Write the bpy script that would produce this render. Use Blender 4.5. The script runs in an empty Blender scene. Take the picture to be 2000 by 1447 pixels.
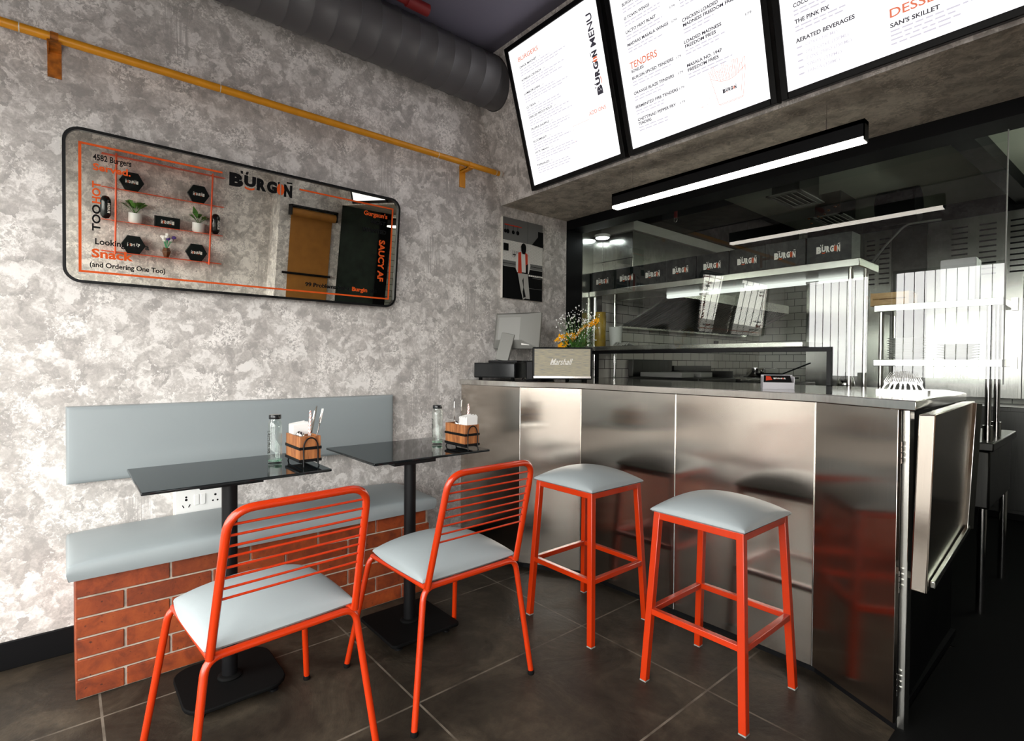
import bpy, bmesh, math, random
from mathutils import Vector, Matrix
random.seed(7)
PI = math.pi
SC = bpy.context.scene
COL = SC.collection
V = Vector

# ------------------------------------------------------------------ mesh builder
class MB:
    def __init__(s):
        s.v = []; s.f = []; s.c = None
    def add(s, vs, fs):
        b = len(s.v)
        s.v += [tuple(p) for p in vs]
        s.f += [tuple(b + i for i in f) for f in fs]
        return s
    def box(s, a, b, M=None):
        x0, y0, z0 = a; x1, y1, z1 = b
        vs = [V(p) for p in ((x0,y0,z0),(x1,y0,z0),(x1,y1,z0),(x0,y1,z0),(x0,y0,z1),(x1,y0,z1),(x1,y1,z1),(x0,y1,z1))]
        if M is not None: vs = [M @ p for p in vs]
        return s.add(vs, [(0,3,2,1),(4,5,6,7),(0,1,5,4),(1,2,6,5),(2,3,7,6),(3,0,4,7)])
    def bar(s, p, q, w, h, up=(0,0,1)):
        p = V(p); q = V(q); d = (q - p).normalized(); u = V(up)
        r = d.cross(u)
        if r.length < 1e-4: r = d.cross(V((0,1,0)))
        r.normalize(); u = r.cross(d)
        vs = []
        for e in (p, q):
            for a, b in ((-1,-1),(1,-1),(1,1),(-1,1)):
                vs.append(e + r*(a*w/2) + u*(b*h/2))
        return s.add(vs, [(0,1,2,3),(7,6,5,4),(0,4,5,1),(1,5,6,2),(2,6,7,3),(3,7,4,0)])
    def tube(s, pts, r, seg=10, closed=False, caps=True):
        pts = [V(p) for p in pts]; n = len(pts)
        rs = r if isinstance(r, (list, tuple)) else [r]*n
        tang = []
        for i in range(n):
            a = pts[(i-1) % n] if (closed or i > 0) else pts[i]
            b = pts[(i+1) % n] if (closed or i < n-1) else pts[i]
            tang.append((b - a).normalized())
        u = tang[0].cross(V((0,0,1)))
        if u.length < 1e-3: u = tang[0].cross(V((0,1,0)))
        u.normalize(); vs = []; fs = []
        for i in range(n):
            if i:
                q = tang[i-1].rotation_difference(tang[i]); u = (q @ u)
                u = (u - tang[i]*u.dot(tang[i])).normalized()
            w = tang[i].cross(u)
            for k in range(seg):
                a = 2*PI*k/seg
                vs.append(pts[i] + (u*math.cos(a) + w*math.sin(a))*rs[i])
        m = n if closed else n-1
        for i in range(m):
            j = (i+1) % n
            for k in range(seg):
                l = (k+1) % seg
                fs.append((i*seg+k, i*seg+l, j*seg+l, j*seg+k))
        if caps and not closed:
            fs.append(tuple(range(seg-1, -1, -1))); fs.append(tuple((n-1)*seg + k for k in range(seg)))
        return s.add(vs, fs)
    def lathe(s, prof, c=(0,0,0), seg=24, M=None):
        vs = []; fs = []; n = len(prof)
        for r, z in prof:
            for k in range(seg):
                a = 2*PI*k/seg
                p = V((max(r,1e-5)*math.cos(a), max(r,1e-5)*math.sin(a), z))
                vs.append(M @ p if M is not None else p + V(c))
        for i in range(n-1):
            for k in range(seg):
                l = (k+1) % seg
                fs.append((i*seg+k, i*seg+l, (i+1)*seg+l, (i+1)*seg+k))
        if prof[0][0] > 1e-4: fs.append(tuple(range(seg-1,-1,-1)))
        if prof[-1][0] > 1e-4: fs.append(tuple((n-1)*seg+k for k in range(seg)))
        return s.add(vs, fs)
    def prism(s, poly, z0, z1, M=None):
        n = len(poly)
        vs = [V((x,y,z0)) for x,y in poly] + [V((x,y,z1)) for x,y in poly]
        if M is not None: vs = [M @ p for p in vs]
        fs = [tuple(range(n-1,-1,-1)), tuple(range(n,2*n))]
        for i in range(n):
            j = (i+1) % n; fs.append((i, j, n+j, n+i))
        return s.add(vs, fs)
    def flat(s, poly, M):
        return s.add([M @ V((x,y,0)) for x,y in poly], [tuple(range(len(poly)))])
    def rect(s, u0, v0, u1, v1, M, z=0.0):
        return s.add([M @ V(p) for p in ((u0,v0,z),(u1,v0,z),(u1,v1,z),(u0,v1,z))], [(0,1,2,3)])
    def sphere(s, c, r, seg=12, ring=8, sc=(1,1,1)):
        c = V(c); vs = []; fs = []
        for i in range(ring+1):
            t = PI*i/ring
            for k in range(seg):
                a = 2*PI*k/seg
                vs.append(c + V((r*sc[0]*math.sin(t)*math.cos(a), r*sc[1]*math.sin(t)*math.sin(a), r*sc[2]*math.cos(t))))
        for i in range(ring):
            for k in range(seg):
                l = (k+1) % seg
                fs.append((i*seg+k, (i+1)*seg+k, (i+1)*seg+l, i*seg+l))
        return s.add(vs, fs)
    def text(s, txt, M, u, v, w=None, h=None, rot=0, bold=0.0, shear=0.0, z=0.0006, align='L'):
        """fit the string so that its ink starts at (u,v), is w wide and/or h tall"""
        vs, fs = glyphs(txt, bold, shear)
        x0 = min(p[0] for p in vs); x1 = max(p[0] for p in vs); y0 = base_y(txt, vs); y1 = max(p[1] for p in vs)
        sx = (w/(x1-x0)) if w else h/(y1-y0)
        sy = (h/(y1-y0)) if h else sx
        c, sn = math.cos(rot), math.sin(rot); out = []
        off = {'L':0, 'C':-(x1-x0)*sx/2, 'R':-(x1-x0)*sx}[align]
        for x, y in vs:
            a = (x-x0)*sx + off; b = (y-y0)*sy
            out.append(M @ V((u + a*c - b*sn, v + a*sn + b*c, z)))
        return s.add(out, fs)

_gl = {}
def glyphs(txt, bold, shear):
    k = (txt, bold, shear)
    if k not in _gl:
        cu = bpy.data.curves.new('t', 'FONT'); cu.body = txt; cu.offset = bold; cu.shear = shear; cu.resolution_u = 3; cu.fill_mode = 'FRONT'
        ob = bpy.data.objects.new('t', cu); COL.objects.link(ob)
        dg = bpy.context.evaluated_depsgraph_get(); me = ob.evaluated_get(dg).to_mesh()
        _gl[k] = ([(p.co.x, p.co.y) for p in me.vertices], [tuple(f.vertices) for f in me.polygons])
        ob.evaluated_get(dg).to_mesh_clear()
        bpy.data.objects.remove(ob); bpy.data.curves.remove(cu)
    return _gl[k]
def base_y(txt, vs):
    lo = min(p[1] for p in vs)
    return lo if not any(ch in 'gjpqy(),' for ch in txt) else 0.0

def frame(o, r, u):
    r = V(r).normalized(); u = V(u); u = (u - r*u.dot(r)).normalized(); n = r.cross(u)
    M = Matrix((r, u, n)).transposed().to_4x4(); M.translation = V(o); return M

def link(name, mb, mat, parent=None, world=True, smooth=None, bev=0, bseg=2, sub=0, wn=False):
    me = bpy.data.meshes.new(name)
    vs = mb.v
    if parent is not None and world:
        Mi = (Matrix.Translation(parent.location) @ parent.rotation_euler.to_matrix().to_4x4()).inverted()
        vs = [tuple(Mi @ V(p)) for p in vs]
    me.from_pydata(vs, [], mb.f)
    me.materials.append(mat)
    if smooth is not None:
        me.shade_smooth(); me.set_sharp_from_angle(angle=math.radians(smooth))
    me.update()
    o = bpy.data.objects.new(name, me); COL.objects.link(o)
    if parent is not None: o.parent = parent
    if bev:
        m = o.modifiers.new('bevel', 'BEVEL'); m.width = bev; m.segments = bseg; m.limit_method = 'ANGLE'; m.angle_limit = math.radians(40); m.harden_normals = False
        me.shade_smooth(); me.set_sharp_from_angle(angle=math.radians(35))
    if sub:
        m = o.modifiers.new('sub', 'SUBSURF'); m.levels = sub; m.render_levels = sub
        me.shade_smooth()
    return o
def tag(o, label, cat, group=None):
    o['label'] = label; o['category'] = cat
    if group: o['group'] = group
    return o
def thing(name, label, cat, loc=(0,0,0), rz=0, group=None):
    o = bpy.data.objects.new(name, None); COL.objects.link(o); o.location = loc; o.rotation_euler = (0,0,rz); o.empty_display_size = 0.05
    return tag(o, label, cat, group)
def struct(name, mb, mat, parent=None, **k):
    o = link(name, mb, mat, parent, **k)
    if parent is None: o['kind'] = 'structure'
    return o
def dup(root, loc, rz, label=None, group=None):
    r = root.copy(); COL.objects.link(r); r.location = loc; r.rotation_euler = (0,0,rz)
    if label: r['label'] = label
    if group: r['group'] = group
    for ch in list(root.children):
        c = ch.copy(); COL.objects.link(c); c.parent = r
        for g in list(ch.children):
            d = g.copy(); COL.objects.link(d); d.parent = c
    return r

# ------------------------------------------------------------------ materials
def mat(name, col, rough=0.5, metal=0.0, spec=0.5, emit=None, es=0.0, coat=0.0, aniso=0.0, bump=0.0, bscale=60, trans=0.0, ior=1.45, var=0.0, vscale=8):
    m = bpy.data.materials.new(name); m.use_nodes = True; nt = m.node_tree; b = nt.nodes['Principled BSDF']
    b.inputs['Base Color'].default_value = (*col, 1); b.inputs['Roughness'].default_value = rough; b.inputs['Metallic'].default_value = metal
    b.inputs['Specular IOR Level'].default_value = spec; b.inputs['Coat Weight'].default_value = coat; b.inputs['IOR'].default_value = ior
    b.inputs['Transmission Weight'].default_value = trans; b.inputs['Anisotropic'].default_value = aniso
    if emit: b.inputs['Emission Color'].default_value = (*emit, 1); b.inputs['Emission Strength'].default_value = es
    tc = nt.nodes.new('ShaderNodeTexCoord')
    if var:
        n = nt.nodes.new('ShaderNodeTexNoise'); n.inputs['Scale'].default_value = vscale; n.inputs['Detail'].default_value = 5
        nt.links.new(tc.outputs['Object'], n.inputs['Vector'])
        r = nt.nodes.new('ShaderNodeValToRGB'); r.color_ramp.elements[0].position = .3; r.color_ramp.elements[1].position = .7
        r.color_ramp.elements[0].color = (*[c*(1-var) for c in col], 1); r.color_ramp.elements[1].color = (*[min(1, c*(1+var)) for c in col], 1)
        nt.links.new(n.outputs['Fac'], r.inputs['Fac']); nt.links.new(r.outputs['Color'], b.inputs['Base Color'])
    if bump:
        n = nt.nodes.new('ShaderNodeTexNoise'); n.inputs['Scale'].default_value = bscale; n.inputs['Detail'].default_value = 3
        nt.links.new(tc.outputs['Object'], n.inputs['Vector'])
        bp = nt.nodes.new('ShaderNodeBump'); bp.inputs['Strength'].default_value = bump; bp.inputs['Distance'].default_value = .002
        nt.links.new(n.outputs['Fac'], bp.inputs['Height']); nt.links.new(bp.outputs['Normal'], b.inputs['Normal'])
    return m

class NT:
    def __init__(s, m): s.nt = m.node_tree
    def n(s, t, **k):
        d = s.nt.nodes.new('ShaderNode' + t)
        for a, b in k.items():
            if a in d.inputs.keys(): d.inputs[a].default_value = b
            else: setattr(d, a, b)
        return d
    def l(s, a, b): s.nt.links.new(a, b)
    def ramp(s, fac, stops):
        r = s.n('ValToRGB'); e = r.color_ramp.elements
        while len(e) < len(stops): e.new(0.5)
        for i, (p, c) in enumerate(stops):
            e[i].position = p; e[i].color = (*c, 1) if len(c) == 3 else c
        s.l(fac, r.inputs['Fac']); return r
    def mix(s, f, a, b, mode='MIX'):
        m = s.n('MixRGB', blend_type=mode)
        for v, i in ((f, 0), (a, 1), (b, 2)):
            if hasattr(v, 'links'): s.l(v, m.inputs[i])
            elif isinstance(v, (int, float)): m.inputs[i].default_value = v if i == 0 else (v, v, v, 1)
            else: m.inputs[i].default_value = (*v, 1)
        return m.outputs[0]

def plaster(name, dark, mid, light, stretch=(1,1,1)):
    m = bpy.data.materials.new(name); m.use_nodes = True; T = NT(m); b = m.node_tree.nodes['Principled BSDF']
    b.inputs['Roughness'].default_value = .62; b.inputs['Specular IOR Level'].default_value = .35
    tc = T.n('TexCoord'); mp = T.n('Mapping'); T.l(tc.outputs['Object'], mp.inputs['Vector']); mp.inputs['Scale'].default_value = stretch
    co = mp.outputs['Vector']
    # brush dabs: warped cells, each dab with its own tone
    wn = T.n('TexNoise', Scale=9.0, Detail=7.0, Roughness=.65); T.l(co, wn.inputs['Vector'])
    wa = T.n('VectorMath', operation='SCALE'); T.l(wn.outputs['Color'], wa.inputs[0]); wa.inputs['Scale'].default_value = .16
    wv = T.n('VectorMath', operation='ADD'); T.l(co, wv.inputs[0]); T.l(wa.outputs[0], wv.inputs[1])
    vo = T.n('TexVoronoi', feature='F1', Scale=17.0, Randomness=1.0); T.l(wv.outputs[0], vo.inputs['Vector'])
    lo = T.n('VectorMath', operation='SUBTRACT'); T.l(wv.outputs[0], lo.inputs[0]); T.l(vo.outputs['Position'], lo.inputs[1])
    rd = T.n('VectorMath', operation='SUBTRACT'); T.l(vo.outputs['Color'], rd.inputs[0]); rd.inputs[1].default_value = (.5,.5,.36)
    gd = T.n('VectorMath', operation='DOT_PRODUCT'); T.l(lo.outputs[0], gd.inputs[0]); T.l(rd.outputs[0], gd.inputs[1])
    bw = T.n('RGBToBW'); T.l(vo.outputs['Color'], bw.inputs[0])
    n1 = T.n('TexNoise', Scale=10.0, Detail=8.0, Roughness=.60, Distortion=1.3); T.l(wv.outputs[0], n1.inputs['Vector'])
    n2 = T.n('TexNoise', Scale=30.0, Detail=7.0, Roughness=.72, Distortion=1.6); T.l(co, n2.inputs['Vector'])
    a = T.n('Math', operation='MULTIPLY_ADD'); T.l(bw.outputs[0], a.inputs[0]); a.inputs[1].default_value = .26
    g1 = T.n('Math', operation='MULTIPLY_ADD'); T.l(gd.outputs['Value'], g1.inputs[0]); g1.inputs[1].default_value = 5.2; T.l(n1.outputs['Fac'], g1.inputs[2]); T.l(g1.outputs[0], a.inputs[2])
    a2 = T.n('Math', operation='MULTIPLY_ADD'); T.l(n2.outputs['Fac'], a2.inputs[0]); a2.inputs[1].default_value = .62; T.l(a.outputs[0], a2.inputs[2])
    r = T.ramp(a2.outputs[0], [(.66, dark), (.84, tuple(d*.45 + q*.55 for d, q in zip(dark, mid))), (.96, mid), (1.12, light)])
    mr = T.n('MapRange'); T.l(a2.outputs[0], mr.inputs['Value']); mr.inputs['From Min'].default_value = .55; mr.inputs['From Max'].default_value = 1.25
    T.l(mr.outputs[0], r.inputs['Fac'])
    e = r.color_ramp.elements; e[0].position = .22; e[1].position = .42; e[2].position = .56; e[3].position = .78
    # light flecks of thicker paint
    n3 = T.n('TexNoise', Scale=75.0, Detail=4.0, Roughness=.75, Distortion=.6); T.l(co, n3.inputs['Vector'])
    n4 = T.n('TexNoise', Scale=6.5, Detail=3.0); T.l(co, n4.inputs['Vector'])
    f = T.n('Math', operation='MULTIPLY'); T.l(n3.outputs['Fac'], f.inputs[0]); T.l(n4.outputs['Fac'], f.inputs[1])
    fr = T.ramp(f.outputs[0], [(.285, (0,0,0)), (.36, (.85,.85,.85))])
    c1 = T.mix(fr.outputs['Color'], r.outputs['Color'], tuple(min(1, x*1.18) for x in light))
    # dry vertical strokes of a wide brush, in scattered short rectangles
    ms = T.n('Mapping'); T.l(co, ms.inputs['Vector']); ms.inputs['Scale'].default_value = (7, 7, 3.0)
    cell = T.n('TexVoronoi', feature='F1', distance='CHEBYCHEV', Scale=1.0, Randomness=.9); T.l(ms.outputs[0], cell.inputs['Vector'])
    cb = T.n('RGBToBW'); T.l(cell.outputs['Color'], cb.inputs[0])
    pick = T.n('Math', operation='GREATER_THAN'); T.l(cb.outputs[0], pick.inputs[0]); pick.inputs[1].default_value = .74
    ins = T.n('Math', operation='LESS_THAN'); T.l(cell.outputs['Distance'], ins.inputs[0]); ins.inputs[1].default_value = .33
    ml = T.n('Mapping'); T.l(co, ml.inputs['Vector']); ml.inputs['Scale'].default_value = (220, 220, 6)
    ln = T.n('TexNoise', Scale=1.0, Detail=2.0); T.l(ml.outputs[0], ln.inputs['Vector'])
    lr = T.ramp(ln.outputs['Fac'], [(.40, (0,0,0)), (.60, (.8,.8,.8))])
    p1 = T.n('Math', operation='MULTIPLY'); T.l(pick.outputs[0], p1.inputs[0]); T.l(ins.outputs[0], p1.inputs[1])
    p2 = T.n('Math', operation='MULTIPLY'); T.l(p1.outputs[0], p2.inputs[0]); T.l(lr.outputs['Color'], p2.inputs[1])
    c2 = T.mix(p2.outputs[0], c1, tuple(d*1.05 for d in dark))
    T.l(c2, b.inputs['Base Color'])
    bp = T.n('Bump'); bp.inputs['Strength'].default_value = .35; bp.inputs['Distance'].default_value = .004
    T.l(a2.outputs[0], bp.inputs['Height']); T.l(bp.outputs['Normal'], b.inputs['Normal'])
    return m

def brushed(name, col, rough, aniso, rot=0.0, wave=.0, streak=(60, 60, 1.2), samp=.2, var=.08):
    """stainless sheet with a fine grain (vertical unless streak says otherwise)"""
    m = bpy.data.materials.new(name); m.use_nodes = True; T = NT(m); b = m.node_tree.nodes['Principled BSDF']
    b.inputs['Metallic'].default_value = 1; b.inputs['Anisotropic'].default_value = aniso; b.inputs['Anisotropic Rotation'].default_value = rot
    tg = T.n('Tangent', direction_type='RADIAL', axis='Z'); T.l(tg.outputs[0], b.inputs['Tangent'])
    tc = T.n('TexCoord'); mp = T.n('Mapping'); T.l(tc.outputs['Object'], mp.inputs['Vector']); mp.inputs['Scale'].default_value = streak
    n = T.n('TexNoise', Scale=4.0, Detail=4.0); T.l(mp.outputs[0], n.inputs['Vector'])
    r = T.ramp(n.outputs['Fac'], [(.3, tuple(c*(1-var) for c in col)), (.7, tuple(min(1, c*(1+var)) for c in col))]); T.l(r.outputs['Color'], b.inputs['Base Color'])
    q = T.n('MapRange'); T.l(n.outputs['Fac'], q.inputs['Value']); q.inputs['To Min'].default_value = rough*(1-samp); q.inputs['To Max'].default_value = rough*(1+samp); T.l(q.outputs[0], b.inputs['Roughness'])
    if wave:
        w = T.n('TexNoise', Scale=2.6, Detail=1.0); T.l(tc.outputs['Object'], w.inputs['Vector'])
        bp = T.n('Bump'); bp.inputs['Strength'].default_value = wave; bp.inputs['Distance'].default_value = .02; T.l(w.outputs['Fac'], bp.inputs['Height']); T.l(bp.outputs['Normal'], b.inputs['Normal'])
    return m

def tiles(name, axis, w, h, off, col, mortar, rough, gap, stagger=.5, ox=0.0, oz=0.0, bumpy=.0, dirt=None):
    m = bpy.data.materials.new(name); m.use_nodes = True; T = NT(m); b = m.node_tree.nodes['Principled BSDF']
    tc = T.n('TexCoord'); sp = T.n('SeparateXYZ'); T.l(tc.outputs['Object'], sp.inputs[0]); cb = T.n('CombineXYZ')
    a, c = {'x': (1, 2), 'y': (0, 2), 'z': (0, 1)}[axis]
    T.l(sp.outputs[a], cb.inputs[0]); T.l(sp.outputs[c], cb.inputs[1])
    mp = T.n('Mapping'); T.l(cb.outputs[0], mp.inputs['Vector']); mp.inputs['Location'].default_value = (ox, oz, 0)
    br = T.n('TexBrick', offset=stagger, squash=1.0); T.l(mp.outputs[0], br.inputs['Vector'])
    br.inputs['Scale'].default_value = 1; br.inputs['Brick Width'].default_value = w; br.inputs['Row Height'].default_value = h; br.inputs['Mortar Size'].default_value = gap; br.inputs['Mortar Smooth'].default_value = .15
    br.inputs['Color1'].default_value = (*col, 1); br.inputs['Color2'].default_value = (*[x*off for x in col], 1); br.inputs['Mortar'].default_value = (*mortar, 1)
    out = br.outputs['Color']
    b.inputs['Roughness'].default_value = rough
    if dirt:
        n1 = T.n('TexNoise', Scale=3.2, Detail=9.0, Roughness=.65, Distortion=.7); T.l(tc.outputs['Object'], n1.inputs['Vector'])
        r1 = T.ramp(n1.outputs['Fac'], [(.32, dirt[0]), (.5, dirt[1]), (.72, dirt[2])])
        n2 = T.n('TexNoise', Scale=30.0, Detail=6.0, Roughness=.7); T.l(tc.outputs['Object'], n2.inputs['Vector'])
        r2 = T.ramp(n2.outputs['Fac'], [(.35, (.75,.75,.75)), (.7, (1.25,1.25,1.25))])
        body = T.mix(1.0, r1.outputs['Color'], r2.outputs['Color'], 'MULTIPLY')
        ng = T.n('TexNoise', Scale=9.0, Detail=4.0); T.l(tc.outputs['Object'], ng.inputs['Vector'])
        gr = T.ramp(ng.outputs['Fac'], [(.36, (.15,.15,.15)), (.6, (.9,.9,.9))])
        g = T.n('Math', operation='MULTIPLY'); T.l(br.outputs['Fac'], g.inputs[0]); T.l(gr.outputs['Color'], g.inputs[1])
        out = T.mix(g.outputs[0], body, mortar)
        q = T.n('MapRange'); T.l(n1.outputs['Fac'], q.inputs['Value']); q.inputs['To Min'].default_value = rough-.1; q.inputs['To Max'].default_value = rough+.16; T.l(q.outputs[0], b.inputs['Roughness'])
        bp = T.n('Bump'); bp.inputs['Strength'].default_value = .55; bp.inputs['Distance'].default_value = .012; b.inputs['Specular IOR Level'].default_value = .32
        T.l(n1.outputs['Fac'], bp.inputs['Height']); T.l(bp.outputs['Normal'], b.inputs['Normal'])
    else:
        inv = T.n('Math', operation='SUBTRACT'); inv.inputs[0].default_value = 1; T.l(br.outputs['Fac'], inv.inputs[1])
        bp = T.n('Bump'); bp.inputs['Strength'].default_value = .4; bp.inputs['Distance'].default_value = .003
        T.l(inv.outputs[0], bp.inputs['Height']); T.l(bp.outputs['Normal'], b.inputs['Normal'])
    T.l(out, b.inputs['Base Color'])
    return m

def emis(name, col, s):
    m = bpy.data.materials.new(name); m.use_nodes = True; b = m.node_tree.nodes['Principled BSDF']
    b.inputs['Base Color'].default_value = (.02,.02,.02,1); b.inputs['Roughness'].default_value = .35
    b.inputs['Emission Color'].default_value = (*col, 1); b.inputs['Emission Strength'].default_value = s; return m

def pane(name, boost, tint):
    """thin clear pane: mirror reflection by Fresnel, the rest passes straight through"""
    m = bpy.data.materials.new(name); m.use_nodes = True; T = NT(m); nt = m.node_tree; nt.nodes.remove(nt.nodes['Principled BSDF'])
    ge = T.n('NewGeometry'); io = T.n('MapRange'); T.l(ge.outputs['Backfacing'], io.inputs['Value']); io.inputs['To Min'].default_value = 1.5; io.inputs['To Max'].default_value = 1/1.5
    fr = T.n('Fresnel'); T.l(io.outputs[0], fr.inputs['IOR']); k = T.n('Math', operation='MULTIPLY', use_clamp=True); T.l(fr.outputs[0], k.inputs[0]); k.inputs[1].default_value = boost
    g = T.n('BsdfGlossy', Roughness=0.0); g.inputs['Color'].default_value = (1,1,1,1); t = T.n('BsdfTransparent'); t.inputs['Color'].default_value = (*tint, 1)
    mx = T.n('MixShader'); T.l(k.outputs[0], mx.inputs[0]); T.l(t.outputs[0], mx.inputs[1]); T.l(g.outputs[0], mx.inputs[2])
    T.l(mx.outputs[0], nt.nodes['Material Output'].inputs['Surface']); return m

def wood(name, c1, c2, axis='z', scale=14):
    m = bpy.data.materials.new(name); m.use_nodes = True; T = NT(m); b = m.node_tree.nodes['Principled BSDF']
    tc = T.n('TexCoord'); mp = T.n('Mapping'); T.l(tc.outputs['Object'], mp.inputs['Vector'])
    mp.inputs['Scale'].default_value = {'z': (scale*3, scale*3, scale*.35), 'x': (scale*.35, scale*3, scale*3)}[axis]
    n = T.n('TexNoise', Scale=1.5, Detail=6.0, Roughness=.6, Distortion=.8); T.l(mp.outputs[0], n.inputs['Vector'])
    r = T.ramp(n.outputs['Fac'], [(.3, c1), (.68, c2)]); T.l(r.outputs['Color'], b.inputs['Base Color']); b.inputs['Roughness'].default_value = .45; return m

def brickmat(name):
    m = bpy.data.materials.new(name); m.use_nodes = True; T = NT(m); b = m.node_tree.nodes['Principled BSDF']
    tc = T.n('TexCoord'); at = T.n('Attribute', attribute_name='tone')
    n = T.n('TexNoise', Scale=16.0, Detail=7.0, Roughness=.65, Distortion=.5); T.l(tc.outputs['Object'], n.inputs['Vector'])
    r = T.ramp(n.outputs['Fac'], [(.28, (.10,.015,.002)), (.5, (.205,.033,.0038)), (.78, (.30,.060,.009))])
    n2 = T.n('TexNoise', Scale=70.0, Detail=3.0); T.l(tc.outputs['Object'], n2.inputs['Vector'])
    pit = T.ramp(n2.outputs['Fac'], [(.27, (.25,.2,.2)), (.34, (1,1,1))])
    c = T.mix(1.0, r.outputs['Color'], pit.outputs['Color'], 'MULTIPLY'); c = T.mix(1.0, c, at.outputs['Color'], 'MULTIPLY')
    T.l(c, b.inputs['Base Color']); b.inputs['Roughness'].default_value = .6
    bp = T.n('Bump'); bp.inputs['Strength'].default_value = .3; bp.inputs['Distance'].default_value = .002; T.l(n2.outputs['Fac'], bp.inputs['Height']); T.l(bp.outputs['Normal'], b.inputs['Normal'])
    return m

def vinyl(name, col):
    m = bpy.data.materials.new(name); m.use_nodes = True; T = NT(m); b = m.node_tree.nodes['Principled BSDF']
    b.inputs['Base Color'].default_value = (*col, 1); b.inputs['Roughness'].default_value = .42; b.inputs['Specular IOR Level'].default_value = .4
    tc = T.n('TexCoord'); v = T.n('TexVoronoi', Scale=420.0); T.l(tc.outputs['Object'], v.inputs['Vector'])
    n = T.n('TexNoise', Scale=7.0, Detail=2.0); T.l(tc.outputs['Object'], n.inputs['Vector'])
    a = T.n('Math', operation='MULTIPLY_ADD'); T.l(v.outputs['Distance'], a.inputs[0]); a.inputs[1].default_value = .04; T.l(n.outputs['Fac'], a.inputs[2])
    bp = T.n('Bump'); bp.inputs['Strength'].default_value = .18; bp.inputs['Distance'].default_value = .01; T.l(a.outputs[0], bp.inputs['Height']); T.l(bp.outputs['Normal'], b.inputs['Normal'])
    return m

def fabric(name):
    m = bpy.data.materials.new(name); m.use_nodes = True; T = NT(m); b = m.node_tree.nodes['Principled BSDF']
    tc = T.n('TexCoord'); mp = T.n('Mapping'); T.l(tc.outputs['Object'], mp.inputs['Vector']); mp.inputs['Scale'].default_value = (25, 25, 420)
    n = T.n('TexNoise', Scale=1.0, Detail=3.0); T.l(mp.outputs[0], n.inputs['Vector'])
    r = T.ramp(n.outputs['Fac'], [(.3, (.20,.22,.23)), (.48, (.36,.33,.25)), (.7, (.46,.40,.27))]); T.l(r.outputs['Color'], b.inputs['Base Color']); b.inputs['Roughness'].default_value = .9; return m

M = {}
M['plaster'] = plaster('plaster_wall', (.39,.365,.345), (.575,.54,.51), (.81,.775,.745))
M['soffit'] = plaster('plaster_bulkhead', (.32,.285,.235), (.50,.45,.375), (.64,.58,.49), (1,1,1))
M['floor'] = tiles('slate_floor', 'z', .60, .83, .9, (.05,.045,.04), (.17,.145,.115), .50, .0040, 0.0, ox=-1.166+.60*4, oz=-.922+.83*4, dirt=((.012,.0092,.0062), (.027,.021,.0142), (.068,.053,.036)))
M['ceil'] = mat('ceiling_paint', (.15,.14,.185), .8)
M['kceil'] = mat('kitchen_ceiling_paint', (.40,.42,.34), .8, var=.08, vscale=2)
M['black'] = mat('black_paint', (.003,.003,.0035), .5, spec=.15)
M['bmetal'] = mat('black_powder_coat', (.004,.004,.0045), .4, spec=.22)
M['mattk'] = mat('matt_black_paint', (.003,.003,.003), .7, spec=.08)
M['bgloss'] = mat('black_gloss', (.006,.008,.009), .12)
M['orange'] = mat('orange_powder_coat', (.43,.026,.0022), .25, coat=.25)
M['yellow'] = mat('yellow_pipe_paint', (.76,.31,.010), .4, var=.12, vscale=12)
M['rust'] = mat('rusty_yellow_paint', (.40,.12,.008), .6, var=.6, vscale=30)
M['duct'] = mat('grey_duct_paint', (.10,.097,.102), .42)
M['dgreen'] = mat('dark_green_paint', (.022,.032,.026), .35, var=.4, vscale=9)
M['red'] = mat('red_pipe_paint', (.18,.008,.008), .5)
M['counter'] = brushed('brushed_steel_counter', (.53,.475,.415), .165, .80, 0.0, wave=.10, streak=(160,160,1.5), var=.05, samp=.12)
M['steel'] = brushed('kitchen_steel', (.60,.60,.565), .22, .3, 0.0, wave=.08)
M['steeltop'] = brushed('steel_worktop', (.58,.565,.53), .11, .0, wave=.03)
M['chrome'] = mat('polished_steel', (.75,.74,.72), .12, 1.0)
M['dsteel'] = brushed('dark_oven_steel', (.10,.10,.095), .3, .2)
M['vinyl'] = vinyl('grey_vinyl', (.28,.315,.325))
M['brick'] = brickmat('red_brick')
M['mortar'] = mat('brick_mortar', (.42,.36,.30), .9, var=.25, vscale=30, bump=.4)
M['tblack'] = mat('black_glass_top', (.006,.008,.009), .06, spec=.45)
M['mirror'] = mat('mirror_silver', (.95,.95,.87), .0, 1.0)
M['pane'] = pane('shopfront_pane', 1.0, (.97,.98,.97))
M['kpane'] = pane('kitchen_pane', 1.6, (.90,.94,.91))
M['white'] = mat('white_plastic', (.80,.80,.78), .35)
M['offw'] = mat('off_white', (.72,.69,.62), .5)
M['paper'] = mat('white_paper', (.85,.84,.82), .8)
M['printk'] = mat('black_print', (.005,.005,.0055), .6, spec=.1)
M['printo'] = mat('orange_print', (.64,.085,.010), .6, spec=.2)
M['prints'] = mat('poster_red_print', (.68,.045,.012), .6)
M['printw'] = mat('white_print', (.80,.78,.74), .5)
M['printg'] = mat('grey_print', (.16,.16,.155), .6)
M['print2'] = mat('light_grey_print', (.46,.45,.42), .6)
M['screen'] = emis('lit_menu_screen', (1,.985,1), 1.45)
M['mk'] = emis('menu_dark_text', (.35,.32,.45), .10)
M['mo'] = emis('menu_orange_text', (1,.23,.11), .80)
M['mg'] = emis('menu_pale_text', (.82,.78,.88), .86)
M['led'] = emis('led_diffuser', (1,.93,.82), 9.0)
M['lamp'] = emis('kitchen_lamp', (.9,.97,1), 14.0)
M['subway'] = tiles('white_subway_tile', 'x', .15, .075, .95, (.60,.57,.52), (.10,.09,.08), .16, .0030)
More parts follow.
